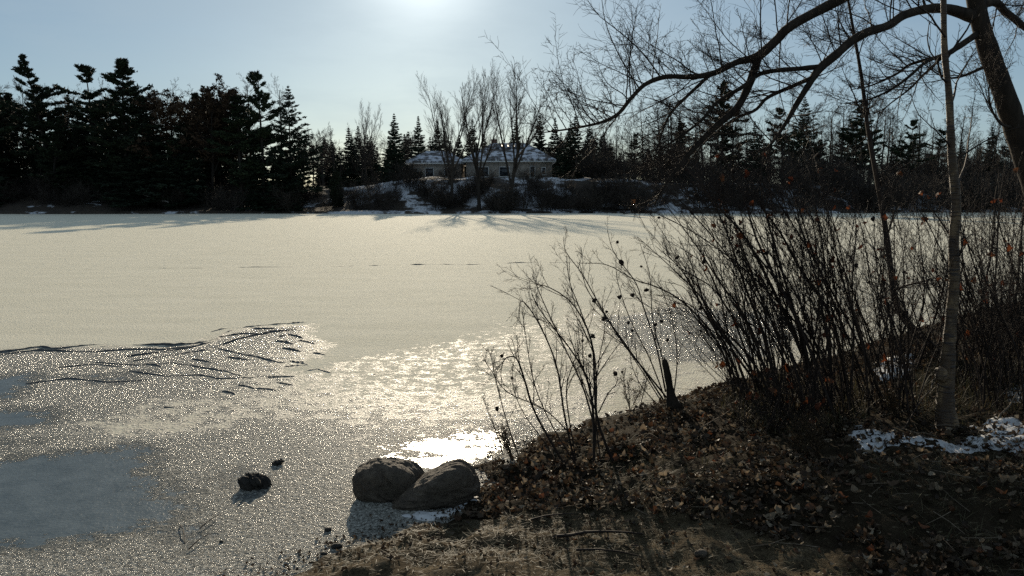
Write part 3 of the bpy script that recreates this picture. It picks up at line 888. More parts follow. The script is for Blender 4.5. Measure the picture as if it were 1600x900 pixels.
# skyline trees one can single out
sky = [
 ('pine_tree', PINES[1], -8, 108, 109, 1.15, 'dark pine cut by the left edge of the picture'),
 ('pine_tree', PINES[0], 86, 84, 110, 1.0, 'tall ragged pine with crooked leaning top, second from left edge'),
 ('pine_tree', PINES[3], 158, 100, 112, 1.25, 'broad pine with a thin spike at its top, left of the bushy pine'),
 ('pine_tree', PINES[2], 212, 94, 108, 1.35, 'dense bushy pine, the darkest and fullest on the left shore'),
 ('leafy_tree', LEAFY[0], 272, 138, 110, 1.0, 'tree with withered brown leaves beside the dense bushy pine'),
 ('leafy_tree', LEAFY[1], 338, 118, 109, 1.0, 'rounded tree with withered leaves left of the open-branched pine'),
 ('bare_tree', FOREST[0], 396, 112, 116, 1.0, 'slender bare tree just left of the open-branched pine'),
 ('pine_tree', PINES[1], 418, 110, 107, 0.95, 'open-branched pine with sky showing between its tiers'),
 ('bare_tree', FOREST[1], 441, 112, 117, 0.9, 'slender bare tree between open-branched pine and the layered spruce'),
 ('spruce_tree', SPRUCES[3], 460, 132, 107, 1.0, 'layered spruce with wide lower boughs at the end of the left woods'),
 ('bare_tree', ROUND[2], 507, 190, 120, 0.9, 'small bare round-headed tree right of the layered spruce'),
 ('bare_tree', VASE[2], 577, 152, 140, 0.8, 'lone bare tree with fan-shaped crown standing left of the houses'),
 ('spruce_tree', SPRUCES[1], 620, 176, 118, 0.95, 'stout dark spruce left of the small hip-roofed house'),
 ('spruce_tree', SPRUCES[0], 657, 181, 150, 1.0, 'pointed spruce behind the small hip-roofed house'),
 ('bare_tree', VASE[0], 706, 104, 106, 0.85, 'tall narrow bare tree in front of the small house, left of the pair'),
 ('bare_tree', VASE[1], 750, 86, 105, 0.9, 'tallest bare tree at the waterside in front of the houses'),
 ('bare_tree', VASE[2], 793, 92, 106, 1.05, 'wide bare vase-shaped tree in front of the large house'),
 ('spruce_tree', SPRUCES[2], 686, 188, 160, 1.0, 'thin spruce peeping up behind the gap between the houses'),
 ('spruce_tree', SPRUCES[0], 739, 186, 165, 1.1, 'spruce behind the left end of the large house roof'),
 ('spruce_tree', SPRUCES[1], 806, 186, 160, 1.0, 'spruce rising behind the ridge of the large house'),
 ('spruce_tree', SPRUCES[2], 842, 180, 158, 1.2, 'narrow column-like spruce just right of the large house roof ridge'),
 ('spruce_tree', SPRUCES[0], 866, 183, 160, 1.0, 'middle spruce of the row right of the large house'),
 ('spruce_tree', SPRUCES[1], 897, 177, 158, 1.0, 'tallest spruce of the row right of the large house'),
 ('spruce_tree', SPRUCES[0], 918, 190, 162, 1.1, 'last spruce in the row right of the large house'),
 ('spruce_tree', SPRUCES[3], 940, 205, 150, .9, 'low spruce under the tip of the overhanging willow limb'),
 ('pine_tree', PINES[2], 1120, 128, 128, 1.0, 'tall dark conifer behind the fork of the overhanging willow limb'),
 ('pine_tree', PINES[3], 1215, 168, 126, 1.1, 'pine in the right woods under the arching willow limb'),
 ('spruce_tree', SPRUCES[3], 1246, 150, 130, 1.0, 'spruce in the right woods under the arching willow limb'),
 ('pine_tree', PINES[0], 1336, 156, 124, 1.2, 'broad pine in the right woods behind the thin curved sapling'),
 ('spruce_tree', SPRUCES[2], 1056, 180, 140, 1.1, 'slim spruce in the woods left of the tall dark conifer'),
]
for nm, pr, px, py, Yd, wd, lb in sky:
    place_tree(nm, pr, px, py, Yd, lb, wide=wd)
LEFT_ZONES = [(40, 'at the left edge of the picture'), (122, 'around the tall ragged pine'), (185, 'around the broad spiked pine'), (242, 'around the dense bushy pine'), (305, 'below the first brown-leaved tree'), (378, 'below the rounded brown-leaved tree'), (440, 'under the open-branched pine'), (9999, 'under the layered spruce')]
RIGHT_ZONES = [(1000, 'below the tip of the overhanging willow limb'), (1090, 'behind the descending willow limb'), (1180, 'around the tall dark conifer'), (1290, 'under the arching willow limb'), (1380, 'behind the thin curved sapling'), (1480, 'between the sapling and the birch'), (9999, 'right of the birch trunk')]
MID_ZONES = [(540, 'by the column-shaped cedar'), (630, 'left of the small house'), (720, 'at the small house'), (800, 'at the left half of the large house'), (870, 'at the right half of the large house'), (9999, 'right of the large house')]
def zone(px, zs):
    return next(t for b_, t in zs if px < b_)
KIND = {}
for l_, n_ in ((PINES, 'pine'), (SPRUCES, 'spruce'), (FOREST, 'bare tree'), (ROUND, 'round-headed bare tree'), (VASE, 'bare tree'), (LEAFY, 'brown-leaved tree')):
    for p_ in l_: KIND[id(p_[0])] = n_
def woods_label(pr, px, top, lim, zs, place):
    k_ = KIND[id(pr[0])]; t_ = zone(px, zs)
    sz = 'tall' if top < lim else 'shorter'
    return ('%s %s %s %s' % (sz, 'dark ' + k_ if k_ in ('pine', 'spruce') else k_, t_, place)).strip(), '%ss %s' % (k_, t_)
# the dark mass of the left woods
for k in range(78):
    px = -330 + k * 10.4 + random.uniform(-9, 9)
    if px > 472: continue
    top = random.uniform(132, 225) if px < 385 else random.uniform(212, 258)
    pr = random.choice([SPRUCES[1], SPRUCES[1], PINES[2], SPRUCES[0], PINES[0]])
    place_tree(KIND[id(pr[0])] + '_tree', pr, px, top, random.uniform(106, 130), woods_label(pr, px, top, 178, LEFT_ZONES, 'in the left woods')[0], group=woods_label(pr, px, top, 178, LEFT_ZONES, '')[1], wide=random.uniform(1.1, 1.6))
for k in range(36):
    px = -300 + k * 22.5 + random.uniform(-14, 14)
    if px > 500: continue
    pr = random.choice(FOREST + LEAFY[:1]); top = random.uniform(112, 160) if px < 400 else random.uniform(190, 220)
    place_tree('bare_tree', pr, px, top, random.uniform(112, 132), woods_label(pr, px, top, 138, LEFT_ZONES, 'in the left woods')[0], group=woods_label(pr, px, top, 138, LEFT_ZONES, '')[1], wide=random.uniform(.8, 1.1))
# middle: distant spruces and light woods behind the houses
for k in range(46):
    px = 508 + k * 10.2 + random.uniform(-7, 7)
    place_tree('spruce_tree', random.choice(SPRUCES[:3]), px, random.uniform(204, 240) - (8 if px < 620 else 0), random.uniform(168, 200), 'small distant spruce standing far back ' + zone(px, MID_ZONES), group='distant spruces ' + zone(px, MID_ZONES), wide=random.uniform(1.0, 1.4))
for k in range(30):
    px = 500 + k * 15.5 + random.uniform(-12, 12)
    place_tree('bare_tree', random.choice(FOREST + ROUND), px, random.uniform(195, 240), random.uniform(124, 165), 'low bare tree in the thin woods ' + zone(px, MID_ZONES), group='low bare trees ' + zone(px, MID_ZONES), wide=random.uniform(.8, 1.2))
# right woods: many straight bare trunks with some conifers
for k in range(92):
    px = 905 + k * 10.2 + random.uniform(-8, 8)
    Yd = random.uniform(118, 168) if px > 1000 else random.uniform(108, 150)
    top = random.uniform(150, 205) - 8 * math.sin(px * .02)
    if px < 1000: top += 25
    Yq = float(Yd + 8 * sstep(1100, 1600, px))
    place_tree('bare_tree', random.choice(FOREST), px, top, Yq, ('front-row' if Yq < 142 else 'back-row') + (' tall' if top < 176 else ' shorter') + ' bare slender tree ' + zone(px, RIGHT_ZONES), group='bare trees ' + zone(px, RIGHT_ZONES), wide=random.uniform(.75, 1.2))
for k in range(44):
    px = 880 + k * 20 + random.uniform(-12, 12)
    pr = random.choice(SPRUCES[:3] + PINES)
    place_tree(KIND[id(pr[0])] + '_tree', pr, px, random.uniform(188, 250), random.uniform(122, 170), 'small dark ' + KIND[id(pr[0])] + ' half hidden in the woods ' + zone(px, RIGHT_ZONES), group='evergreens ' + zone(px, RIGHT_ZONES), wide=random.uniform(.9, 1.3))

# ---------------- brush along the far bank
def brush_proto(seed, H=3.0, n=26):
    random.seed(seed)
    sp = Spec(levels=3, seg=[5, 4, 3], wander=[.10, .14, .16], trop=[.02, .03, .02], tip=[.4, .45, .6], kids=[9, 5], start=[.2, .15], ang=[(20, 50), (25, 55)], ratio=[.5, .5], fall=[.4, .3], rr=[.6, .7], rmin=.010)
    out = [[], [], []]
    for k in range(n):
        a = random.random() * 6.28; t = random.uniform(0.05, .75)
        d = Vector((math.cos(a) * t, math.sin(a) * t, 1)).normalized()
        grow(out, Vector((math.cos(a), math.sin(a), 0)) * random.uniform(0, .9) + Vector((0, 0, -.2)), d, H * random.uniform(.6, 1.1), .022, 0, sp)
    return tube_mesh('brush_stem', [out[0]], M_FARBARK, 4), tube_mesh('brush_twigs', out[1:], M_FARTWIG, 3)
BRUSH = [brush_proto(401), brush_proto(402, 3.0, 32), brush_proto(403, 2.6, 22), brush_proto(404, 3.4, 20)]
random.seed(78)
def place_brush(px, Yd, H, label, group, wide=1.0):
    x = (px - 800) / F * Yd
    y = max(Yd, float(far_shore(np.array(x))) + 0.4)
    e = empty('bare_shrub', (x, y, bz(x, y)))
    k = H / 3.0
    e.scale = (k * wide, k * wide, k); e.rotation_euler = (0, 0, random.uniform(0, 6.28))
    b = random.choice(BRUSH)
    tag(e, label, 'shrub', group); obj('stems', b[0], e); obj('twigs', b[1], e)['kind'] = 'stuff'
for k in range(60):
    px = -150 + k * 11.2 + random.uniform(-6, 6)
    left = px < 470
    if 490 < px < 530 and random.random() < .6: continue
    place_brush(px, 104 + random.uniform(0, 9), random.uniform(1.8, 3.6) if left else random.uniform(1.2, 2.2), 'leafless shrub on the far waterline ' + zone(px, LEFT_ZONES) if left else 'low leafless shrub on the snowy bank ' + zone(px, MID_ZONES), 'shoreline shrubs ' + zone(px, LEFT_ZONES) if left else 'shrubs on the snowy bank', random.uniform(1.0, 1.5))
for k in range(60):
    px = 560 + k * 7.4 + random.uniform(-6, 6)
    place_brush(px, 104 + random.uniform(0, 10), random.uniform(1.4, 3.4), 'leafless shrub low on the far bank ' + zone(px, MID_ZONES), 'bank shrubs ' + zone(px, MID_ZONES), random.uniform(.9, 1.4))
for k in range(110):
    px = 930 + k * 7.6 + random.uniform(-8, 8)
    hb = random.uniform(2.4, 6.0)
    place_brush(px, 105 + random.uniform(0, 34), hb, ('high' if hb > 4.2 else 'low') + ' leafless shrub of the far thicket ' + zone(px, RIGHT_ZONES), 'thicket shrubs ' + zone(px, RIGHT_ZONES), random.uniform(1.0, 1.5))

# ---------------- columnar cedar, hedge, leaning dead limb
def clump_mesh(name, fn, n, size, mat):
    P = np.array([fn() for _ in range(n)])
    v, f = needles(P, rng.normal(0, 1, P.shape), size, 5, 0.8, 0.2)
    return new_mesh(name, v, f, mat)
x0 = (528 - 800) / F * 108
e = tag(empty('cedar_tree', (x0, 108, bz(x0, 108))), 'short dark column-shaped cedar on the snowy bank', 'tree')
def cedar_pt():
    z = random.random() ** 0.8 * 4.6; r = 0.95 * math.sqrt(max(0, 1 - (z / 4.75) ** 2.4)) * math.sqrt(random.random()); a = random.random() * 6.28
    return (math.cos(a) * r, math.sin(a) * r, z)
obj('trunk', tube_mesh('cedar_trunk', [[([Vector((0, 0, -.3)), Vector((0, 0, 2)), Vector((0, 0, 4.2))], [.12, .09, .02])]], M_FARBARK, 6), e)
obj('crown', clump_mesh('cedar_crown', cedar_pt, 1500, 0.2, M_HEDGE), e)
p0 = PY(540, 278, 121); p1 = PY(660, 276, 121)
e = tag(empty('hedge', (p0.x, 121, bz(p0.x, 121))), 'long low clipped hedge along the top of the snowy slope', 'hedge')
hl = p1.x - p0.x
def hedge_pt():
    x = random.random() * hl
    return (x, random.uniform(-.6, .6), random.random() ** .7 * (1.15 + .15 * math.sin(x * 2.1)) + bz(p0.x + x, 121) - bz(p0.x, 121))
obj('foliage', clump_mesh('hedge_foliage', hedge_pt, 3000, 0.18, M_HEDGE), e)
obj('stems', tube_mesh('hedge_stems', [[([Vector((q, 0, -.8)), Vector((q + .1, .05, .3)), Vector((q, 0, 1.0))], [.03, .025, .01]) for q in np.arange(.3, hl, .8)]], M_FARBARK, 4), e)
a, b_ = PY(198, 288, 106), PY(256, 314, 105)
q = tube_mesh('dead_limb', [[([Vector((a.lerp(b_, t))) + Vector((0, 0, -.35 * math.sin(t * 3.14))) for t in np.linspace(0, 1.12, 8)], list(np.linspace(.05, .13, 8)))]], plain('bleached_wood', (0.28, 0.26, 0.24), 0.8), 6)
tag(obj('dead_limb', q), 'pale dead limb leaning down in the shadow of the left woods', 'fallen branch')

# ================================================================== HOUSES
def box(x0, x1, y0, y1, z0, z1):
    V = [(x, y, z) for z in (z0, z1) for x, y in ((x0, y0), (x1, y0), (x1, y1), (x0, y1))]
    Q = [(0, 3, 2, 1), (4, 5, 6, 7), (0, 1, 5, 4), (1, 2, 6, 5), (2, 3, 7, 6), (3, 0, 4, 7)]
    return np.array(V, float), np.array(Q)
def hip_roof(x0, x1, y0, y1, z, h, ridge_in, th=0.22):
    w = y1 - y0
    rx0, rx1 = x0 + ridge_in, x1 - ridge_in
    ym = (y0 + y1) / 2
    V = [(x0, y0, z), (x1, y0, z), (x1, y1, z), (x0, y1, z), (rx0, ym, z + h), (rx1, ym, z + h), (x0, y0, z - th), (x1, y0, z - th), (x1, y1, z - th), (x0, y1, z - th)]
    Fs = [(0, 1, 5, 4), (1, 2, 5), (2, 3, 4, 5), (3, 0, 4), (0, 6, 7, 1), (1, 7, 8, 2), (2, 8, 9, 3), (3, 9, 6, 0), (6, 9, 8, 7)]
    return V, Fs
def window(parent, x, z, w, h, y, dark=True):
    wv = obj('window', new_mesh('window', *box(x - w / 2 - .1, x + w / 2 + .1, y - .07, y + .05, z - .1, z + h + .1), M_TRIM), parent)
    obj('pane', new_mesh('pane', *box(x - w / 2, x + w / 2, y - .10, y - .06, z, z + h), M_GLASS), wv)
    obj('sill', new_mesh('sill', *box(x - w / 2 - .18, x + w / 2 + .18, y - .2, y - .072, z - .2, z - .102), M_TRIM), wv)
def house(name, label, pxl, pxr, eave_py, Yd, depth, rh, rin, wins, loc_name='house'):
    pl, pr = PY(pxl, eave_py, Yd), PY(pxr, eave_py, Yd)
    xl, xr, ze = pl.x, pr.x, pl.z
    g = min(bz(xl, Yd), bz(xr, Yd)) - .3
    e = tag(empty(name, (0, 0, 0)), label, 'house')
    e.location = ((xl + xr) / 2, Yd, g)
    cx = (xl + xr) / 2; xl -= cx; xr -= cx; ze -= g
    obj('wall', new_mesh('wall', *box(xl + .6, xr - .6, .6, depth - .6, 0, ze - .1), M_WALL), e)
    V, Fs = hip_roof(xl, xr, 0, depth, ze + .1, rh, rin)
    rf = obj('roof', new_mesh('roof', V, Fs, M_ROOF), e)
    obj('fascia', new_mesh('fascia', *box(xl + .02, xr - .02, .02, depth - .02, ze - .32, ze - .125), M_TRIM), rf)
    for (wx, wz, ww, wh) in wins:
        window(e, wx * (xr - xl) / 2, ze - wz, ww, wh, .6)
    return e, rf, xl, xr, ze
h1 = house('house', 'small house with snowy hip roof and a white-framed corner window', 633, 726, 253, 128, 9.0, 1.9, 3.0, [(-.74, 2.3, 1.3, 1.3), (-.2, 2.3, 1.2, 1.3), (.45, 2.3, 1.2, 1.3)])
h2 = house('house', 'large house with snowy hip roof and dark roof panels', 722, 869, 250, 126, 11.0, 2.9, 4.6, [(.50, 2.6, .7, 1.6), (-.55, 2.5, 1.5, 1.4), (-.1, 2.5, 1.5, 1.4), (.74, 2.2, .5, 1.0)])
def on_roof(hh, u0, u1, v0, v1, dz):
    """a slab lying on the front slope: u along x, v up the slope (0..1)"""
    e, rf, xl, xr, ze = hh
    d2 = 5.5; rhh = 2.9
    def pt(u, v, o): return (u, v * d2, ze + .1 + v * rhh + o)
    V = [pt(u0, v0, .02), pt(u1, v0, .02), pt(u1, v1, .02), pt(u0, v1, .02), pt(u0, v0, dz), pt(u1, v0, dz), pt(u1, v1, dz), pt(u0, v1, dz)]
    Q = [(0, 3, 2, 1), (4, 5, 6, 7), (0, 1, 5, 4), (1, 2, 6, 5), (2, 3, 7, 6), (3, 0, 4, 7)]
    return obj('roof_panel', new_mesh('roof_panel', np.array(V), np.array(Q), M_PANEL), rf)
for k in range(5):
    on_roof(h2, -2.2 + k * 0.95, -2.2 + k * 0.95 + .6, .62, .9, .14)
e, rf, xl, xr, ze = h2
ch = obj('chimney', new_mesh('chimney', *box(-3.0, -2.0, 6.2, 7.2, ze + 1.0, ze + 3.7), M_BRICK), rf)

# ================================================================== THE WILLOW
def px_tube(pts_px, n=None, thin=1.0):
    """(px, py, Y, half-width px) -> smooth points and radii"""
    P = [tuple(PY(a, b, y)) for a, b, y, w in pts_px]
    R = [w * thin / F * y for a, b, y, w in pts_px]
    n = n or len(P) * 4
    C = catmull(P, n)
    u = np.linspace(0, len(P) - 1, n)
    Rr = np.interp(u, np.arange(len(P)), R)
    return [Vector(c) for c in C], [float(r) for r in Rr]
willow = tag(empty('willow_tree', tuple(PG(1690, 520))), 'large dark willow at right whose long limbs arch left over the lake', 'tree')
def in_parent(o, parent):
    o.parent = parent
    o.matrix_parent_inverse = parent.matrix_world.inverted()
bpy.context.view_layer.update()
def world_child(name, me, parent):
    """mesh given in world coordinates, shifted into the parent's frame"""
    root = parent
    off = Vector((0, 0, 0))
    while root is not None:
        off += root.location; root = root.parent
    v = np.empty(len(me.vertices) * 3, np.float32); me.vertices.foreach_get('co', v)
    v = v.reshape(-1, 3) - np.array(off, np.float32)
    me.vertices.foreach_set('co', v.ravel()); me.update()
    return obj(name, me, parent)
def knobby(pts, rad, amp=0.10):
    return rad if amp == 0 else [r * (1 + random.uniform(-amp, amp)) for r in rad]

gb = PG(1690, 520)
tp, tr = px_tube([(1706, 560, gb.y, 34), (1690, 520, gb.y, 31), (1660, 430, 9.4, 25), (1630, 330, 9.4, 22.5), (1600, 240, 9.4, 20.5), (1570, 150, 9.4, 18.5), (1545, 80, 9.4, 17), (1526, 10, 9.4, 15.5), (1513, -90, 9.4, 14), (1500, -210, 9.4, 12), (1480, -360, 9.5, 9)], 60, .82)
world_child('trunk', tube_mesh('willow_trunk', [[(tp, knobby(tp, tr, .05))]], M_WILLOW, 14), willow)
SPW = Spec(levels=4, seg=[10, 9, 6, 4], wander=[.05, .09, .13, .16], trop=[0, .035, .02, .01], tip=[.3, .22, .3, .5], kids=[10, 12, 6], start=[.1, .12, .1],
           ang=[(30, 75), (22, 55), (25, 60)], ratio=[.5, .42, .45], fall=[.2, .45, .35], rr=[.30, .45, .6], rmin=.0021)
def limb(pts_px, nkid, kidlen, prefer=(-0.25, 0, 1.0), t0=0.12, parent=willow, kid_r=0.0085, drop=0.0):
    p, r = px_tube(pts_px, None, .9)
    o = world_child('limb', tube_mesh('willow_limb', [[(p, knobby(p, r, .06))]], M_WILLOW, 9), parent)
    out = [[], [], [], []]
    n = len(p) - 1
    pref = Vector(prefer)
    nkid = int(nkid * 1.45)
    for k in range(nkid):
        t = t0 + (0.995 - t0) * (k + random.random()) / nkid
        f = t * n; i = min(int(f), n - 1)
        d = (p[i + 1] - p[i]).normalized()
        q = p[i].lerp(p[i + 1], f - i)
        dd = (pref * random.uniform(.5, 1.1) + d * random.uniform(.1, .9) + rv(.38)).normalized()
        if random.random() < drop: dd = (Vector((-.3, 0, -.7)) + d * .6 + rv(.3)).normalized()
        L = kidlen * random.choice([.35, .5, .7, 1.0, 1.25]) * random.uniform(.8, 1.2) * (1 - .5 * t)
        grow(out, q, dd, L, min(r[i] * .55, kid_r * (.5 + .5 * L / kidlen)), 1, SPW)
    if nkid:
        world_child('branches', tube_mesh('willow_branches', [out[1]], M_TWIG, 5), o)
        world_child('twigs', tube_mesh('willow_twigs', out[2:], M_TWIG, 3), o)['kind'] = 'stuff'
    return o
random.seed(5)
limb([(1500, -130, 9.4, 12), (1420, -62, 9.2, 10), (1330, -10, 9.0, 8.5), (1240, 38, 8.8, 8), (1212, 64, 8.8, 8), (1184, 88, 8.8, 7.8), (1152, 97, 8.8, 5.5), (1116, 114, 8.7, 5), (1080, 120, 8.7, 4.4), (1040, 120, 8.6, 4), (1008, 132, 8.6, 3.8), (984, 156, 8.5, 3.5), (968, 176, 8.5, 3.2), (948, 188, 8.4, 2.7), (920, 196, 8.4, 2.2), (880, 203, 8.3, 1.6), (840, 208, 8.3, .8)], 50, 1.3, (-.12, 0, 1.0), .2, drop=.12)
limb([(1186, 86, 8.8, 7), (1172, 128, 8.8, 6.8), (1152, 168, 8.7, 6.2), (1120, 196, 8.6, 5.6), (1088, 228, 8.5, 4.6), (1064, 256, 8.4, 3.8), (1040, 288, 8.3, 2.5), (1022, 320, 8.3, 1.2)], 20, .8, (-.8, 0, .25), .3)
limb([(1108, 118, 8.7, 3.2), (1076, 148, 8.7, 2.7), (1052, 172, 8.8, 2.3), (1040, 192, 8.8, 2), (1028, 228, 8.9, 1.2), (1020, 260, 8.9, .6)], 10, .55, (-.6, 0, .2), .2)
limb([(1520, 26, 9.4, 11), (1480, 14, 9.3, 8.5), (1448, 14, 9.2, 7.6), (1412, 24, 9.1, 7.2), (1388, 40, 9.0, 7), (1356, 50, 8.9, 7.5), (1328, 66, 8.9, 7.5), (1308, 84, 8.8, 7.5), (1280, 108, 8.8, 7.2), (1264, 132, 8.7, 5.5), (1244, 164, 8.7, 4.5), (1228, 192, 8.6, 3.6), (1205, 225, 8.6, 2.2), (1180, 250, 8.6, 1)], 34, 1.15, (-.12, 0, 1.0), .1, drop=.12)
limb([(1284, 104, 8.8, 4.6), (1240, 108, 8.8, 4), (1200, 112, 8.7, 3.8), (1180, 120, 8.7, 3.6), (1160, 136, 8.6, 3.4), (1120, 160, 8.6, 3), (1096, 188, 8.5, 2.6), (1064, 212, 8.5, 2), (1032, 232, 8.4, 1.2), (1000, 240, 8.4, .6)], 18, .7, (-.5, 0, .7), .15)
limb([(1268, 122, 8.7, 4), (1240, 134, 8.9, 3.4), (1200, 152, 9.0, 3), (1180, 172, 9.0, 2.6), (1144, 188, 9.1, 2.2), (1100, 224, 9.1, 1.5), (1070, 262, 9.1, .8)], 14, .7, (-.5, 0, .3), .15)
limb([(1528, 52, 9.4, 5.5), (1496, 74, 9.2, 5), (1480, 84, 9.1, 4.2), (1448, 96, 9.0, 2.8), (1420, 120, 8.9, 2.6), (1392, 140, 8.9, 2.2), (1356, 156, 8.8, 1.5), (1320, 162, 8.8, .7)], 16, .7, (-.5, 0, .5), .3, drop=.3)
limb([(1476, 86, 9.1, 2.8), (1424, 100, 9.2, 2.4), (1400, 116, 9.3, 2), (1360, 134, 9.3, 1.3), (1330, 140, 9.3, .6)], 8, .5, (-.5, 0, .4), .2)
limb([(1472, 90, 9.1, 2.4), (1440, 120, 9.3, 2), (1420, 140, 9.4, 1.7), (1384, 168, 9.4, 1), (1370, 190, 9.4, .5)], 8, .5, (-.5, 0, 0), .2)
limb([(1532, 6, 9.4, 9), (1556, 4, 9.5, 6.5), (1568, 16, 9.6, 6.2), (1588, 32, 9.7, 5.6), (1620, 60, 9.8, 4.6), (1680, 120, 9.9, 3), (1720, 190, 10, 1)], 22, 1.0, (.3, 0, .6), .1, drop=.3)
limb([(1496, -180, 9.4, 8), (1440, -190, 9.6, 6), (1340, -150, 9.9, 5), (1220, -110, 10.2, 3.5), (1120, -60, 10.4, 2)], 18, 1.1, (-.2, 0, -.4), .2)
limb([(1504, -150, 9.4, 7), (1580, -200, 9.4, 5), (1680, -180, 9.6, 3)], 10, 1.0, (.1, 0, -.3), .2)
limb([(1548, 100, 9.4, 3), (1500, 120, 9.6, 2), (1470, 118, 9.7, 1.4), (1430, 90, 9.8, .6)], 8, .7, (-.3, 0, .6), .2)
limb([(1582, 200, 9.4, 3), (1560, 190, 9.0, 1.8), (1545, 150, 8.9, 1.2), (1552, 90, 8.8, .6)], 8, .8, (-.1, 0, .8), .2)

# ================================================================== BIRCH, SAPLING, STUMP
bp = PG(1480, 668)
birch = tag(empty('birch_tree', tuple(bp)), 'slim pale-barked birch standing upright in the snow at right', 'tree')
BY = bp.y
p, r = px_tube([(1481, 700, BY, 30), (1480, 668, BY, 20), (1477, 635, BY, 16), (1479, 590, BY, 14.5), (1484, 520, BY, 10.6), (1491, 440, BY, 9.6), (1490, 380, BY, 9), (1494, 320, BY, 8.4), (1487, 240, BY, 7.2), (1483, 150, BY, 6), (1476, 80, BY, 5.4), (1474, -10, BY, 4.8), (1470, -150, BY, 4.2), (1474, -330, BY, 2)], 70, .86)
world_child('trunk', tube_mesh('birch_trunk', [[(p, knobby(p, r, .07))]], M_BIRCH, 16), birch)
q = PY(1470, 585, BY - .05)
random.seed(9)
def blob(name, c, sx, sy, sz, mat, sub=3, amp=.2, seed=0, rot=None, fr=1.6, shape=None):
    import bmesh
    bm = bmesh.new(); bmesh.ops.create_icosphere(bm, subdivisions=sub, radius=1)
    me = bpy.data.meshes.new(name); bm.to_mesh(me); bm.free()
    n = np.empty(len(me.vertices) * 3, np.float32); me.vertices.foreach_get('co', n)
    n = n.reshape(-1, 3).astype(float); n /= np.linalg.norm(n, axis=1, keepdims=True)
    k = 1 + amp * (fbm(n[:, 0] * fr + seed * 3.1 + n[:, 2] * fr * .7 + 50, n[:, 1] * fr + seed * 1.7 - n[:, 2] * fr * .5 + 50, seed, 4) - .5) * 2
    if sub >= 5: k += .05 * (fbm(n[:, 0] * 7 + n[:, 2] * 5 + seed + 50, n[:, 1] * 7 - n[:, 2] * 6 + 50, seed + 2, 3) - .5) * 2
    if shape: n = shape(n)
    me.vertices.foreach_set('co', (n * np.array([sx, sy, sz]) * k[:, None]).astype(np.float32).ravel())
    me.update()
    me.polygons.foreach_set('use_smooth', np.ones(len(me.polygons), bool))
    me.materials.append(mat)
    return me
o = obj('burl', blob('burl', None, .045, .05, .06, M_BIRCH, 3, .35, 4), birch); o.location = q - bp
for (x0_, y0_, x1_, y1_, w_) in [(1481, 90, 1530, 20, 1.4), (1478, 60, 1440, -20, 1.3), (1483, 170, 1535, 110, 1.3), (1480, 130, 1420, 60, 1.2), (1490, 300, 1545, 230, 1.2), (1490, 380, 1440, 310, 1.2), (1488, 430, 1530, 360, 1.3), (1484, 230, 1450, 170, 1.0), (1487, 250, 1560, 215, 1.0)]:
    a, b_ = PY(x0_, y0_, BY), PY(x1_, y1_, BY + random.uniform(-.5, .5))
    out = [[], [], [], []]
    grow(out, a, (b_ - a).normalized(), (b_ - a).length * 1.4, w_ / F * BY * 1.6, 1, Spec(**{**SPW.__dict__, 'kids': [0, 5, 3]}))
    br = world_child('branch', tube_mesh('birch_branch', out[1:], M_TWIG, 4), birch)

sb = PG(1468, 548)
sap = tag(empty('sapling', tuple(sb)), 'thin dark sapling bending up from a leaning base left of the birch', 'tree')
sy = sb.y
p, r = px_tube([(1476, 560, sy, 7), (1455, 540, sy, 6.5), (1425, 512, sy, 6), (1402, 480, sy, 5), (1393, 430, sy, 4.6), (1384, 360, sy, 4.2), (1372, 290, sy, 3.8), (1356, 200, sy, 3.2), (1346, 120, sy, 2.6), (1334, 50, sy, 2.1), (1322, -20, sy, 1.6), (1310, -110, sy, .8)], 44)
world_child('trunk', tube_mesh('sapling_trunk', [[(p, r)]], M_STEM, 8), sap)
out = [[], [], [], []]
n = len(p) - 1
for k in range(22):
    t = random.uniform(.25, .95); i = int(t * n)
    grow(out, p[i], ((p[i + 1] - p[i]).normalized() + rv(.45)).normalized(), random.uniform(.25, .8), r[i] * .45, 1, SPW)
world_child('crown', tube_mesh('sapling_twigs', out[1:], M_TWIG, 4), sap)

st = PG(1050, 636)
stump = tag(empty('stump', tuple(st)), 'dark broken stump leaning left at the water edge with snow at its foot', 'stump')
p, r = px_tube([(1057, 645, st.y, 15), (1051, 630, st.y, 9.5), (1047, 608, st.y, 6), (1042, 580, st.y, 5.4), (1038, 563, st.y, 4.8)], 14)
me = tube_mesh('stump_wood', [[(p, knobby(p, r, .12))]], M_WILLOW, 12)
world_child('wood', me, stump)
top = p[-1]; d = (p[-1] - p[-2]).normalized()
world_child('splinter', tube_mesh('splinter', [[([top - d * .02 + Vector((ox, oy, 0)), top + d * L * .5 + Vector((ox, oy, 0)), top + d * L + Vector((ox * 1.2, oy, 0))], [.011, .008, .0015]) for ox, oy, L in ((-.012, 0, .018), (.012, .008, .01), (0, -.012, .026), (.006, .012, .03))]], M_WILLOW, 5), stump)

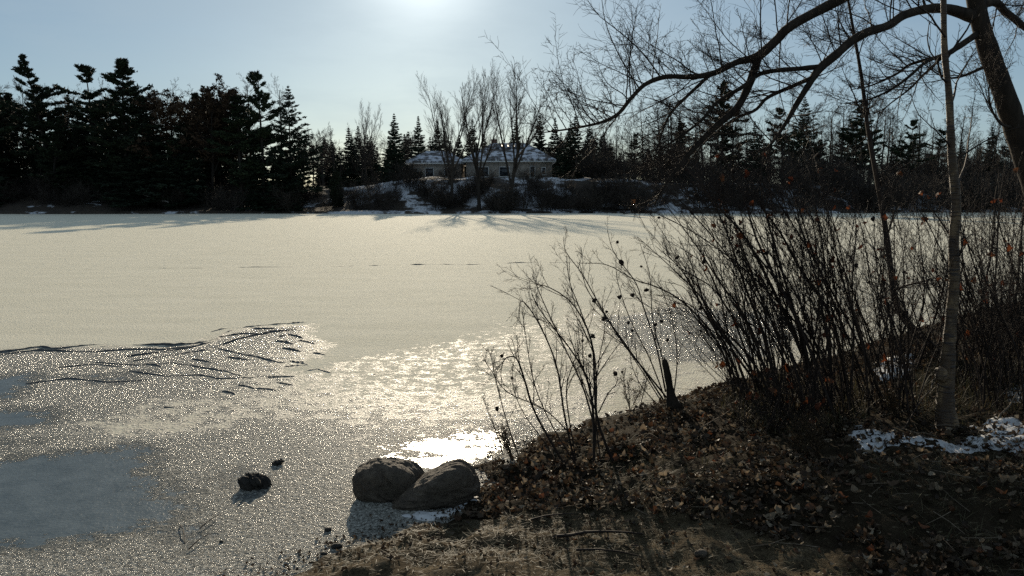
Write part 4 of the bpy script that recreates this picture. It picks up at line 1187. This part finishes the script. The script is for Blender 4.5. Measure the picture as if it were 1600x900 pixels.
# ================================================================== SHRUBS AT THE WATER EDGE
def leaf_shape(seed, L=.05, lobes=5, curl=.5):
    random.seed(seed)
    n = 5
    V, Fs = [], []
    for i in range(n + 1):
        t = i / n
        w = math.sin(math.pi * min(1, t * .92 + .04)) ** .8 * L * .36 * random.uniform(.6, 1.25)
        z = curl * L * (t - .5) ** 2 * 1.6 * random.uniform(.6, 1.4)
        cz = curl * L * .25 * random.uniform(.3, 1.6)
        x = (t - .5) * L
        V += [(x + random.uniform(-.08, .08) * L, -w, z + cz), (x, random.uniform(-.03, .03) * L, z), (x + random.uniform(-.08, .08) * L, w * random.uniform(.7, 1.2), z + cz * random.uniform(.4, 1.5))]
    for i in range(n):
        b = i * 3
        Fs += [(b, b + 1, b + 4, b + 3), (b + 1, b + 2, b + 5, b + 4)]
    return np.array(V), np.array(Fs)
CLING = [new_mesh('clinging_leaf', *leaf_shape(900 + k, .05, 5, .9), M_LEAF_CLING) for k in range(4)]
SEEDM = [blob('seed_head', None, .013, .012, .016, M_SEED, 2, .8, 30 + k) for k in range(3)]
SPS = Spec(levels=4, seg=[8, 6, 4, 3], wander=[.05, .08, .12, .15], trop=[0, .03, .02, .02], tip=[.3, .35, .45, .6], kids=[6, 4, 3], start=[.3, .2, .1],
           ang=[(15, 40), (18, 42), (20, 50)], ratio=[.42, .45, .45], fall=[.45, .4, .3], rr=[.55, .6, .7], rmin=.0013)
def stem_part(shrub, pts, rad, kids=7, kl=.35, name='stem', t0=.3, mat=None):
    """one stem with its own side twigs"""
    out = [[], [], [], []]
    n = len(pts) - 1
    Ltot = sum((pts[i + 1] - pts[i]).length for i in range(n))
    for k in range(kids):
        t = t0 + (.98 - t0) * (k + random.random()) / kids
        f = t * n; i = min(int(f), n - 1)
        d = (pts[i + 1] - pts[i]).normalized()
        dd = side_dir(d, math.radians(random.uniform(14, 42)), Vector((0, 0, .5)))
        grow(out, pts[i].lerp(pts[i + 1], f - i), dd, Ltot * kl * random.uniform(.4, 1.15) * (1 - .5 * t), max(rad[i] * .55, .0016), 1, SPS)
    main = tubes_of([[(pts, rad)]], 6)
    tw = tubes_of([out[1]], 4); tw2 = tubes_of(out[2:], 3)
    me = merged('stem', [main, tw, tw2], mat or M_STEM)
    o = world_child(name, me, shrub)
    return o, out
def add_bits(shrub, pts_list, meshes, name, n, jitter=.02, sc=(.7, 1.4)):
    off = shrub.location
    for k in range(n):
        p = random.choice(pts_list)
        obj(name, random.choice(meshes), shrub, p - off + rv(jitter * .4), (random.uniform(0, 6.28), random.uniform(0, 6.28), random.uniform(0, 6.28)), (random.uniform(*sc),) * 3)
def traced(shrub, px_pts, Y0, dy, w0, w1, kids, kl, t0=.3):
    m = len(px_pts)
    P = [(a, b, Y0 + dy * i / (m - 1), .62 * (w0 + (w1 - w0) * i / (m - 1))) for i, (a, b) in enumerate(px_pts)]
    p, r = px_tube(P, max(8, m * 3))
    return stem_part(shrub, p, r, kids, kl, t0=t0)

# A: open shrub in the leaves just right of the boulders
random.seed(21)
ba = PG(925, 725)
shA = tag(empty('bare_shrub', tuple(ba)), 'small open leafless shrub on the leafy bank right of the boulders', 'shrub')
YA = ba.y
tipsA = []
for pp, dy, w0, kids, kl in [
    ([(968, 745), (935, 662), (929, 600), (924, 533), (895, 475), (853, 447), (838, 452)], -.1, 4.2, 9, .30),
    ([(928, 735), (927, 649), (918, 595), (895, 551), (847, 489), (830, 458)], .2, 4.2, 9, .30),
    ([(893, 745), (838, 649), (820, 595), (807, 560), (790, 560), (783, 578), (784, 604)], -.2, 3.4, 7, .25),
    ([(900, 732), (882, 649), (869, 569), (840, 502), (815, 470), (811, 500)], .1, 3.2, 8, .25),
    ([(893, 680), (851, 640), (793, 613), (767, 578), (755, 560)], -.3, 1.8, 5, .25),
    ([(810, 712), (789, 649), (771, 578), (768, 545)], .2, 1.7, 4, .25),
    ([(783, 694), (765, 650), (753, 618)], .1, 1.3, 3, .25),
    ([(935, 645), (950, 615), (964, 598), (962, 580)], .1, 1.8, 3, .3),
    ([(927, 660), (909, 600), (873, 524), (847, 467), (831, 427)], .3, 2.6, 8, .25),
    ([(900, 720), (885, 620), (893, 575), (905, 540), (900, 480)], -.2, 2.0, 6, .25),
    ([(930, 700), (932, 600), (926, 540), (905, 480), (890, 440), (885, 400)], .4, 2.2, 6, .22),
    ([(905, 735), (860, 660), (835, 600), (822, 530), (816, 480)], .15, 2.0, 6, .25),
    ([(940, 735), (930, 640), (935, 570), (945, 510), (940, 470)], .3, 1.8, 5, .22),
    ([(880, 740), (850, 690), (815, 640), (800, 590), (812, 530)], -.15, 1.6, 5, .25)]:
    o, out = traced(shA, pp, YA, dy, w0, .7, kids + 5, kl * 1.1, .2)
    tipsA += [q[0][-1] for q in out[1]]
add_bits(shA, tipsA, SEEDM, 'seed_head', 9)
# B: sprays rising from the stump
random.seed(22)
bb = PG(1044, 634)
shB = tag(empty('bare_shrub', tuple(bb)), 'thin leafless sprays fanning left from beside the broken stump', 'shrub')
tips = []
for pp, dy, w0, kids in [
    ([(1047, 628), (1007, 578), (971, 533), (936, 475), (909, 427), (885, 395), (880, 370)], 0, 2.6, 7), ([(1036, 624), (1002, 573), (949, 498), (918, 453), (905, 410)], .2, 2.4, 6),
    ([(1040, 612), (1025, 539), (1006, 482), (993, 441), (960, 396), (949, 360)], -.2, 2.4, 7), ([(1040, 625), (1015, 560), (985, 500), (965, 440), (962, 400)], .3, 1.8, 6),
    ([(1048, 620), (1035, 560), (1020, 500), (1015, 430), (1000, 380)], .3, 1.8, 6), ([(1030, 622), (990, 560), (960, 520), (935, 500)], -.2, 1.5, 4), ([(1025, 630), (1000, 600), (985, 560), (990, 520)], -.3, 1.4, 4), ([(1052, 625), (1058, 560), (1050, 500), (1030, 440)], .2, 1.8, 6), ([(985, 640), (975, 600), (978, 575)], 0, 1.2, 3), ([(1000, 636), (1010, 590), (1000, 560)], 0, 1.2, 3)]:
    o, out = traced(shB, pp, bb.y, dy, w0, .6, kids + 4, .22, .2)
    tips += [q[0][-1] for q in out[1]]
add_bits(shB, tips, SEEDM, 'seed_head', 12, .03, (.8, 1.7))
# C, D, E, F: the big thicket: each clump is one shrub of many leaning stems
def thicket(label, base_px, spread_px, nst, tip_fn, w0, kids, kl, seed, nleaf=0, nseed=0, dY=.5, extra=(), bits=CLING):
    random.seed(seed)
    b0 = PG(*base_px)
    sh = tag(empty('bare_shrub', tuple(b0)), label, 'shrub')
    tips = []
    for k in range(nst):
        bx = base_px[0] + random.uniform(-1, 1) * spread_px
        by = base_px[1] + random.uniform(-8, 14)
        b1 = PG(bx, by)
        tx, ty = tip_fn(bx)
        Yt = b1.y + random.uniform(-dY, dY)
        tip = PY(tx, ty, Yt)
        mid = b1.lerp(tip, .5) + Vector((random.gauss(0, .06), random.gauss(0, .08), random.uniform(.0, .16) * (tip - b1).length))
        q1 = b1.lerp(mid, .5) + Vector((random.gauss(.02, .03), 0, .02)); q3 = mid.lerp(tip, .5) + Vector((0, 0, .05)) + rv(.03)
        n = 16
        C = catmull([tuple(b1 - Vector((0, 0, .06))), tuple(q1), tuple(mid), tuple(q3), tuple(tip)], n)
        ww = w0 * random.choice([.18, .22, .28, .35, .45, .62]) / F * b1.y
        pts = [Vector(c) for c in C]
        rad = [ww * (1 - .85 * i / (n - 1)) + .0007 for i in range(n)]
        o, out = stem_part(sh, pts, rad, int(kids * random.uniform(.6, 1.3)), kl)
        tips += [q_[0][-1] for q_ in out[1]] + [q_[0][2] for q_ in out[1]] + [pts[-4], pts[-6]]
    for k in range(int(nst * 0.9)):          # thin whips between the main stems
        b1 = PG(base_px[0] + random.uniform(-1.3, 1.3) * spread_px, base_px[1] + random.uniform(-10, 12))
        tx, ty = tip_fn(base_px[0] + random.uniform(-1.2, 1.2) * spread_px)
        tip = PY(tx + random.uniform(-50, 70), ty + random.uniform(-10, 90), b1.y + random.uniform(-dY, dY))
        mid = b1.lerp(tip, .5) + Vector((random.gauss(0, .10), random.gauss(0, .1), random.uniform(-.02, .2) * (tip - b1).length))
        n = 12
        pts = [Vector(c) for c in catmull([tuple(b1 - Vector((0, 0, .05))), tuple(mid), tuple(tip)], n)]
        rad = [.0034 * (1 - .8 * i / (n - 1)) + .0006 for i in range(n)]
        o, out = stem_part(sh, pts, rad, kids + 3, kl * 1.15, t0=.2)
        tips += [q_[0][-1] for q_ in out[1]]
    for pp, dy, w in extra:
        o, out = traced(sh, pp, b0.y, dy, w, .8, kids, kl)
        tips += [q_[0][-1] for q_ in out[1]]
    if nleaf: add_bits(sh, tips, bits, 'clinging_leaf', nleaf, .02, (.7, 1.5))
    if nseed: add_bits(sh, tips, SEEDM, 'seed_head', nseed, .02, (.7, 1.5))
    return sh
U = random.uniform
thicket('leafless shrub leaning far left over the ice right of the stump, dark seed heads', (1185, 622), 38, 22, lambda b: (U(975, 1150), U(310, 470)), 3.6, 8, .24, 31, 10, 10, .5,
        [([(1180, 625), (1146, 585), (1112, 520), (1066, 471), (1025, 448), (991, 437), (949, 414), (905, 411)], 0, 3.4), ([(1205, 600), (1161, 490), (1127, 445), (1096, 396), (1066, 354), (1040, 318)], .2, 3.0)])
thicket('big dense leafless shrub left of the sapling with rusty leaves clinging to it', (1265, 646), 60, 34, lambda b: (b + U(-190, 30), U(215, 430)), 4.6, 9, .24, 32, 44, 6, .6,
        [([(1290, 640), (1230, 500), (1170, 380), (1127, 328), (1080, 270), (1050, 240)], .2, 5.0), ([(1330, 640), (1300, 500), (1250, 420), (1217, 360), (1172, 300), (1140, 230)], .1, 5.2), ([(1270, 640), (1250, 520), (1215, 400), (1190, 300), (1195, 220)], -.2, 4.4)])
thicket('leafless shrub directly left of the birch, upright stems under the sapling', (1392, 640), 46, 22, lambda b: (b + U(-110, 60), U(250, 440)), 3.6, 8, .24, 33, 14, 4, .6)
thicket('leafless shrub behind the birch reaching up past the ice', (1500, 566), 70, 24, lambda b: (b + U(-110, 70), U(240, 430)), 3.0, 8, .24, 34, 10, 4, .6)
thicket('tangled bramble thicket at the right edge beyond the snow patch', (1590, 600), 90, 34, lambda b: (b + U(-130, 80), U(260, 520)), 3.0, 9, .26, 35, 16, 4, .7)
thicket('low tangle of thin stems at the water edge behind the sapling', (1360, 560), 90, 26, lambda b: (b + U(-80, 60), U(380, 500)), 2.0, 7, .28, 36, 16, 4, .5)
thicket('tall thin shrub at far right between birch and willow trunk', (1570, 520), 60, 16, lambda b: (b + U(-60, 60), U(150, 330)), 3.0, 9, .22, 37, 4, 0, .6)
thicket('tall fine whips rising through the big dense shrub toward the willow limbs', (1320, 632), 80, 20, lambda b: (b + U(-330, -20), U(190, 330)), 3.0, 10, .22, 39, 8, 6, .7)
thicket('fine twiggy shrub crowding the right edge in front of the willow trunk', (1600, 640), 70, 26, lambda b: (b + U(-150, 40), U(230, 430)), 2.6, 10, .26, 40, 20, 0, .7)
thicket('low rusty-leaved shrub just right of the birch', (1545, 596), 45, 20, lambda b: (b + U(-60, 60), U(400, 520)), 1.8, 9, .3, 41, 40, 0, .4)
thicket('short dead weedy stems in front of the big dense shrub', (1215, 668), 70, 30, lambda b: (b + U(-35, 35), U(560, 640)), 1.5, 6, .35, 38, 26, 0, .2)

# dry weeds: upright feathery plants
def weed(px, py, hpx, label, seed):
    random.seed(seed)
    b = PG(px, py); e = tag(empty('dry_weed', tuple(b)), label, 'plant')
    H = hpx / F * b.y
    st_, lv = [], []
    for k in range(5):
        d = (Vector((random.gauss(0, .22), random.gauss(0, .22), 1))).normalized()
        out = [[], [], [], []]
        grow(out, b - Vector((0, 0, .02)), d, H * U(.6, 1.05), .003, 1, Spec(**{**SPS.__dict__, 'kids': [0, 12, 4], 'rmin': .001}))
        world_child('stem', tube_mesh('weed_stem', out[1:], M_WEED, 4), e)
        lv += [q[0][-1] for q in out[2]] + [q[0][-1] for q in out[3]]
    P = np.array([tuple(x) for x in lv])
    v, f = needles(P, rng.normal(0, 1, P.shape) + np.array([0, 0, .8]), .011, 2, 1, .2)
    world_child('foliage', new_mesh('weed_foliage', v, f, M_WEED), e)
weed(1280, 722, 78, 'feathery dry weed standing in front of the snow patch', 61)
weed(1248, 712, 55, 'low feathery dry weed in the leaves left of the snow patch', 62)
weed(800, 716, 62, 'thin dry weed at the ice edge left of the open shrub', 63)
weed(985, 640, 70, 'thin reddish dry weed at the ice edge left of the stump', 64)
weed(1395, 660, 60, 'dry weed tuft behind the snow left of the birch', 65)
weed(1550, 610, 90, 'dry weed clump right of the birch trunk', 66)

# ================================================================== STONES
def squarish(n):
    return n / ((np.abs(n) ** 2.7).sum(1, keepdims=True) ** (1 / 2.7))
def wedge(n):
    n = squarish(n)
    f = 0.62 + 0.38 * np.clip(n[:, 0] * 1.1 + .2, -1, 1)        # low and pointed to the left, blunt to the right
    return np.stack([n[:, 0], n[:, 1] * (.7 + .3 * f), n[:, 2] * f + .10 * n[:, 0]], 1)
def stone(name, label, px0, px1, base_py, hpx, seed, mat, ground_z=0.0, tilt=0, depth=.9, amp=.16, sub=5, yaw=0, fr=1.6, shape=None):
    b = PZ((px0 + px1) / 2, base_py, ground_z)
    k = b.y / F
    sx = (px1 - px0) / 2 * k * 1.05
    sz = hpx * k * .55
    sy_ = sx * depth
    o = obj(name, blob(name, None, sx, sy_, sz, mat, sub, amp, seed, None, fr, shape))
    o.location = (b.x, b.y + sy_ * .75, ground_z + sz * .45)
    o.rotation_euler = (0, tilt, yaw)
    return tag(o, label, 'rock')
stone('boulder', 'rounded brown boulder frozen in the ice, left of the touching pair', 550, 656, 782, 68, 3, M_STONE, 0, math.radians(7), .75, .17, 6, 0, 2.2, squarish)
stone('boulder', 'longer tilted brown boulder against the leafy bank, right of the touching pair', 606, 744, 795, 72, 8, M_STONE, 0, math.radians(-14), .55, .16, 6, math.radians(10), 2.2, wedge)
stone('rock', 'small black wet rock poking through the grey ice', 372, 416, 765, 26, 12, M_DARKSTONE, 0, .2, .8, .5, 5, 0, 3.5)
stone('rock', 'tiny black stone in the ice beyond the small black rock', 424, 440, 727, 9, 15, M_DARKSTONE, 0, -.3, .8, .6, 4, 0, 3.5)
for k, (px, py, w) in enumerate([(512, 830, 12), (525, 858, 18), (505, 868, 12), (345, 848, 7), (585, 586, 5)]):
    lab = ['dark pebble on the ice below the boulders', 'dark clod at the edge of the mud, larger of two', 'dark clod at the edge of the mud, smaller of two', 'dark speck of debris beside the frozen twigs', 'tiny reddish leaf scrap on the open ice'][k]
    stone('pebble', lab, px - w / 2, px + w / 2, py, w * .5, 40 + k, M_DARKSTONE, 0, 0, .8, .5, 2)
gst = PG(1095, 866)
o = tag(obj('stone', blob('stone', None, .03, .03, .018, M_STONE, 3, .4, 70), None, gst + Vector((0, 0, .006))), 'small pale stone half buried in the bare trail', 'rock')

# ================================================================== SNOW PATCHES ON THE SHORE
def snow_patch(name, label, poly_px, th, seed, step=.022):
    P = [tuple(PG(*q).xy) for q in poly_px]
    xs_, ys_ = [p_[0] for p_ in P], [p_[1] for p_ in P]
    XX, YY = np.meshgrid(np.arange(min(xs_) - .2, max(xs_) + .2, step), np.arange(min(ys_) - .2, max(ys_) + .2, step))
    s = poly_sd(XX + .22 * (fbm(XX * 5, YY * 5, seed, 4) - .5), YY + .30 * (fbm(XX * 5, YY * 5, seed + 9, 4) - .5), P)
    hole = sstep(.58, .70, fbm(XX * 3.2, YY * 6.0, seed + 3, 4)) * .13
    s = s - hole
    z = np.maximum(gheight(XX, YY), 0) + th * sstep(-.01, .12, s) + .012 * (fbm(XX * 6, YY * 6, seed + 5, 3) - .4) * sstep(0, .1, s) - .012
    me = grid_mesh(name, XX, YY, z, M_SNOW, s > -.01)
    return tag(obj(name, me), label, 'snow', kind='stuff')
snow_patch('snow_patch', 'white snow strip lying before the birch at the right edge', [(1312, 672), (1340, 662), (1385, 674), (1430, 686), (1480, 690), (1500, 672), (1545, 652), (1600, 656), (1690, 664), (1690, 712), (1600, 710), (1545, 704), (1500, 702), (1450, 700), (1400, 700), (1345, 712), (1328, 694)], .035, 101)
snow_patch('snow_patch', 'snow remnant behind the big shrub under the sapling', [(1350, 575), (1390, 556), (1440, 555), (1425, 590), (1370, 600)], .04, 102)
snow_patch('snow_patch', 'snow remnant at the right edge above the snow strip', [(1560, 615), (1590, 598), (1660, 600), (1660, 632), (1590, 636)], .04, 103)
snow_patch('snow_patch', 'small icy snow scrap on the leaves right of the open shrub', [(975, 748), (1005, 742), (1025, 752), (1005, 764), (980, 762)], .02, 104, .012)
snow_patch('snow_patch', 'snow tongue at the foot of the broken stump', [(1040, 628), (1054, 618), (1072, 636), (1060, 644), (1046, 640)], .05, 105, .012)
snow_patch('snow_patch', 'snow ledge below the tilted boulder', [(622, 800), (660, 792), (700, 790), (740, 768), (750, 775), (730, 792), (690, 812), (640, 815)], .03, 106, .012)

# ================================================================== LITTER, GRASS, STICKS
def land_pts(n, region_px, seed, dens=None):
    r_ = np.random.default_rng(seed)
    P = [tuple(PG(*q).xy) for q in region_px]
    xs_, ys_ = [p_[0] for p_ in P], [p_[1] for p_ in P]
    out, tries = [], 0
    acc_x, acc_y = [], []
    while len(acc_x) < n and tries < 40:
        x = r_.uniform(min(xs_), max(xs_), n); y = r_.uniform(min(ys_), max(ys_), n)
        ok = (poly_sd(x, y, P) > 0) & (poly_sd(x, y, LAND) > 0.01)
        if dens is not None: ok &= r_.random(n) < dens(x, y)
        acc_x += list(x[ok]); acc_y += list(y[ok]); tries += 1
    x, y = np.array(acc_x[:n]), np.array(acc_y[:n])
    return x, y, gheight(x, y)
BANK = [(640, 815), (745, 800), (755, 735), (860, 680), (1000, 637), (1130, 600), (1330, 548), (1560, 478), (1900, 470), (1900, 900), (1750, 980), (1420, 935), (1290, 872), (1150, 824), (900, 795), (760, 812)]
TRAIL = [(380, 930), (600, 838), (760, 815), (900, 795), (1150, 824), (1290, 872), (1420, 935), (1300, 1000), (500, 1000)]
def scatter_leaves(name, label, x, y, z, seed, mat, size=(.028, .062), lift=(.0, .03)):
    r_ = np.random.default_rng(seed)
    shapes = [leaf_shape(700 + k, 1.0, 5, U(.3, 1.0)) for k in range(8)]
    V, Q, off = [], [], 0
    for k in range(8):
        sel = np.arange(len(x)) % 8 == k
        m = sel.sum()
        v0, f0 = shapes[k]
        s = r_.uniform(size[0], size[1], m)
        a, b, c = r_.uniform(0, 6.28, m), r_.normal(0, .45, m), r_.normal(0, .45, m)
        ca, sa, cb, sb_, cc, sc_ = np.cos(a), np.sin(a), np.cos(b), np.sin(b), np.cos(c), np.sin(c)
        R = np.stack([np.stack([ca * cb, ca * sb_ * sc_ - sa * cc, ca * sb_ * cc + sa * sc_], -1), np.stack([sa * cb, sa * sb_ * sc_ + ca * cc, sa * sb_ * cc - ca * sc_], -1), np.stack([-sb_, cb * sc_, cb * cc], -1)], 1)
        pv = np.einsum('mij,nj->mni', R, v0) * s[:, None, None] + np.stack([x[sel], y[sel], z[sel] + r_.uniform(lift[0], lift[1], m)], -1)[:, None, :]
        V.append(pv.reshape(-1, 3))
        Q.append((f0[None] + (np.arange(m) * len(v0))[:, None, None] + off).reshape(-1, 4)); off += m * len(v0)
    return tag(obj(name, new_mesh(name, np.concatenate(V), np.concatenate(Q), mat)), label, 'leaf litter', kind='stuff')
def drifts(x, y): return 0.12 + 0.88 * sstep(.38, .60, fbm(x * 2.3, y * 2.3, 155, 4))
def patchy(x, y): return 0.25 + 0.75 * sstep(.35, .6, fbm(x * 1.6, y * 1.6, 55, 3))
x, y, z = land_pts(30000, BANK, 1, drifts)
sz_ = None
scatter_leaves('leaf_litter', 'thick brown leaf litter covering the bank', x, y, z, 1, M_LITTER, (.014, .062), (0, .035))
x, y, z = land_pts(900, TRAIL, 2, patchy)
scatter_leaves('trail_debris', 'sparse leaf scraps trodden into the muddy landing', x, y, z, 2, M_LITTER, (.012, .04), (0, .008))
def scatter_grass(name, label, x, y, z, seed, L=(.03, .11), flat=.9, wd=.0016):
    r_ = np.random.default_rng(seed)
    m = len(x)
    a = r_.uniform(0, 6.28, m); el = np.abs(r_.normal(0, flat, m)).clip(0.05, 1.45); ll = r_.uniform(L[0], L[1], m)
    d = np.stack([np.cos(a) * np.sin(1.5 - el * .0 - 0) * np.cos(el), np.sin(a) * np.cos(el), np.sin(el)], -1)
    base = np.stack([x, y, z + .004], -1)
    s = np.stack([-np.sin(a), np.cos(a), np.zeros(m)], -1) * wd
    mid = base + d * ll[:, None] * .55; tip = base + d * ll[:, None] + np.stack([np.zeros(m), np.zeros(m), -.25 * ll * np.sin(el)], -1)
    V = np.stack([base - s, base + s, mid + s * .8, mid - s * .8, tip + s * .15, tip - s * .15], 1).reshape(-1, 3)
    q = np.array([[0, 1, 2, 3], [3, 2, 4, 5]])
    Q = (q[None] + (np.arange(m) * 6)[:, None, None]).reshape(-1, 4)
    return tag(obj(name, new_mesh(name, V, Q, M_GRASS)), label, 'grass', kind='stuff')
x, y, z = land_pts(1, BANK, 77)
r9 = np.random.default_rng(91)
ex, ey = [], []
for (x0_, y0_), (x1_, y1_) in zip(shore[:9], shore[1:10]):
    t = r9.random(90); ex += list(x0_ + (x1_ - x0_) * t + r9.normal(-.05, .09, 90)); ey += list(y0_ + (y1_ - y0_) * t + r9.normal(.02, .09, 90))
ex, ey = np.array(ex), np.array(ey)
ez = np.maximum(gheight(ex, ey), 0.004)
scatter_leaves('edge_debris', 'dark leaf scraps and crumbs frozen along the ice edge', ex, ey, ez, 12, M_LITTER, (.008, .028), (0, .006))
def grassy(x, y): return sstep(.42, .62, fbm(x * 1.1, y * 1.1, 66, 3))
x, y, z = land_pts(22000, BANK, 3, grassy)
scatter_grass('dry_grass', 'short dry grass growing through the leaf litter', x, y, z, 3, (.04, .13), .55)
x, y, z = land_pts(7000, TRAIL, 4, patchy)
scatter_grass('straw', 'straw and stubble lying on the muddy landing', x, y, z, 4, (.02, .075), .22, .0014)
x, y, z = land_pts(2600, [(1380, 640), (1440, 580), (1640, 560), (1700, 640), (1560, 650), (1470, 668)], 5)
scatter_grass('tall_grass', 'taller tawny grass round the foot of the birch', x, y, z, 5, (.10, .30), .7, .002)
x, y, z = land_pts(3000, [(1120, 640), (1200, 600), (1360, 610), (1350, 670), (1240, 690), (1150, 670)], 6)
scatter_grass('tall_grass', 'tawny grass at the foot of the big dense shrub', x, y, z, 6, (.10, .26), .8, .0018)

x, y, z = land_pts(900, BANK, 9)
def scatter_twigs(x, y, z, seed):
    r_ = np.random.default_rng(seed); m = len(x)
    a = r_.uniform(0, 6.28, m); L = r_.uniform(.04, .28, m)
    d = np.stack([np.cos(a), np.sin(a), r_.normal(0, .12, m)], -1)
    b0 = np.stack([x, y, z + .02], -1)
    Pm = np.stack([b0, b0 + d * (L * .5)[:, None] + r_.normal(0, .008, (m, 3)), b0 + d * L[:, None]], 1)
    Rm = np.repeat(r_.uniform(.0012, .0034, m)[:, None], 3, 1) * np.array([1, .85, .5])
    v, f = tubes([(Pm, Rm)], 4)
    return tag(obj('twig_litter', new_mesh('twig_litter', v, f, M_STICK)), 'thin broken twigs strewn through the leaf litter', 'twigs', kind='stuff')
scatter_twigs(x, y, z, 9)
# the larger fallen leaves, each its own
random.seed(15)
BIG = {}
for nm, mt in (('tan', M_LEAF_TAN), ('rust', M_LEAF_RUST), ('brown', M_LEAF_DARK)):
    BIG[nm] = [new_mesh('fallen_leaf', *leaf_shape(800 + k + len(nm) * 10, 1.0, 5, U(.4, 1.0)), mt) for k in range(5)]
LL = {'tan': ('pale tan curled leaf lying on the dark leaf litter', 'pale fallen leaves on the bank'), 'rust': ('rust-orange leaf lying on the dark leaf litter', 'rust-coloured fallen leaves on the bank'), 'brown': ('dull brown leaf lying on the trodden shore', 'brown fallen leaves on the shore')}
x, y, z = land_pts(250, [(760, 800), (770, 740), (900, 690), (1130, 640), (1300, 700), (1620, 710), (1620, 890), (1370, 890), (1180, 825), (900, 795)], 8)
for k in range(len(x)):
    c = random.choices(['tan', 'rust', 'brown'], [.58, .16, .26])[0]
    s = U(.035, .076)
    o = obj('fallen_leaf', random.choice(BIG[c]), None, (x[k], y[k], z[k] + .022), (random.gauss(0, .3), random.gauss(0, .3), U(0, 6.28)), (s, s, s))
    zl = next(t for b_, t in ((1.0, 'near the open shrub'), (1.9, 'between the open and big dense shrubs'), (2.7, 'below the big dense shrub'), (99, 'below the snow strip')) if x[k] < b_)
    zl += ', close to the trail' if y[k] < 4.4 else ''
    tag(o, {'tan': 'pale tan curled leaf ', 'rust': 'rust-orange leaf ', 'brown': 'dull brown leaf '}[c] + zl, 'leaf', c + ' fallen leaves ' + zl)
# sticks
def stick(px0, py0, px1, py1, w, label, mat=M_STICK, on_ice=False, lift=.012, end_lift=None):
    a = PZ(px0, py0, 0) if on_ice else PG(px0, py0)
    b = PZ(px1, py1, 0) if on_ice else PG(px1, py1)
    a = a + Vector((0, 0, lift)); b = b + Vector((0, 0, lift if end_lift is None else end_lift))
    n = 7
    side = Vector((0, 0, 1)).cross((b - a).normalized())
    pts = [a.lerp(b, i / (n - 1)) + side * random.gauss(0, .012) * (a - b).length + Vector((0, 0, .05 * math.sin(i / (n - 1) * 3.14) * (a - b).length)) for i in range(n)]
    o = obj('stick', tube_mesh('stick', [[(pts, list(np.linspace(w, w * .45, n)))]], mat, 6))
    return tag(o, label, 'stick')
stick(283, 822, 290, 852, .004, 'short bent twig frozen upright in the ice, left of three', M_STEM, True, .01, -.005)
stick(313, 829, 345, 806, .004, 'thin twig lying in the ice, farthest of three', M_STEM, True)
stick(294, 861, 330, 836, .004, 'thin twig lying in the ice, nearest of three', M_STEM, True)
stick(870, 842, 1005, 838, .010, 'long dark stick lying across the muddy landing', M_STEM)
stick(900, 862, 1000, 872, .007, 'thin dark stick on the mud below the long stick', M_STEM)
stick(1070, 700, 1150, 642, .006, 'pale stick slanting up the leafy bank below the stump')
stick(1375, 652, 1455, 648, .006, 'tan stick lying in front of the birch, left side')
stick(1415, 672, 1478, 612, .006, 'dark bent branch leaning on the birch foot', M_STEM, False, .01, .18)
stick(1556, 668, 1600, 628, .008, 'grey stick jutting up from the snow at the right edge', M_STICK, False, .01, .12)
stick(1180, 838, 1235, 800, .004, 'short pale stick on the trail, left of the leaf drift')
stick(830, 815, 900, 806, .006, 'dark stick at the foot of the leafy bank near the boulders', M_STEM)
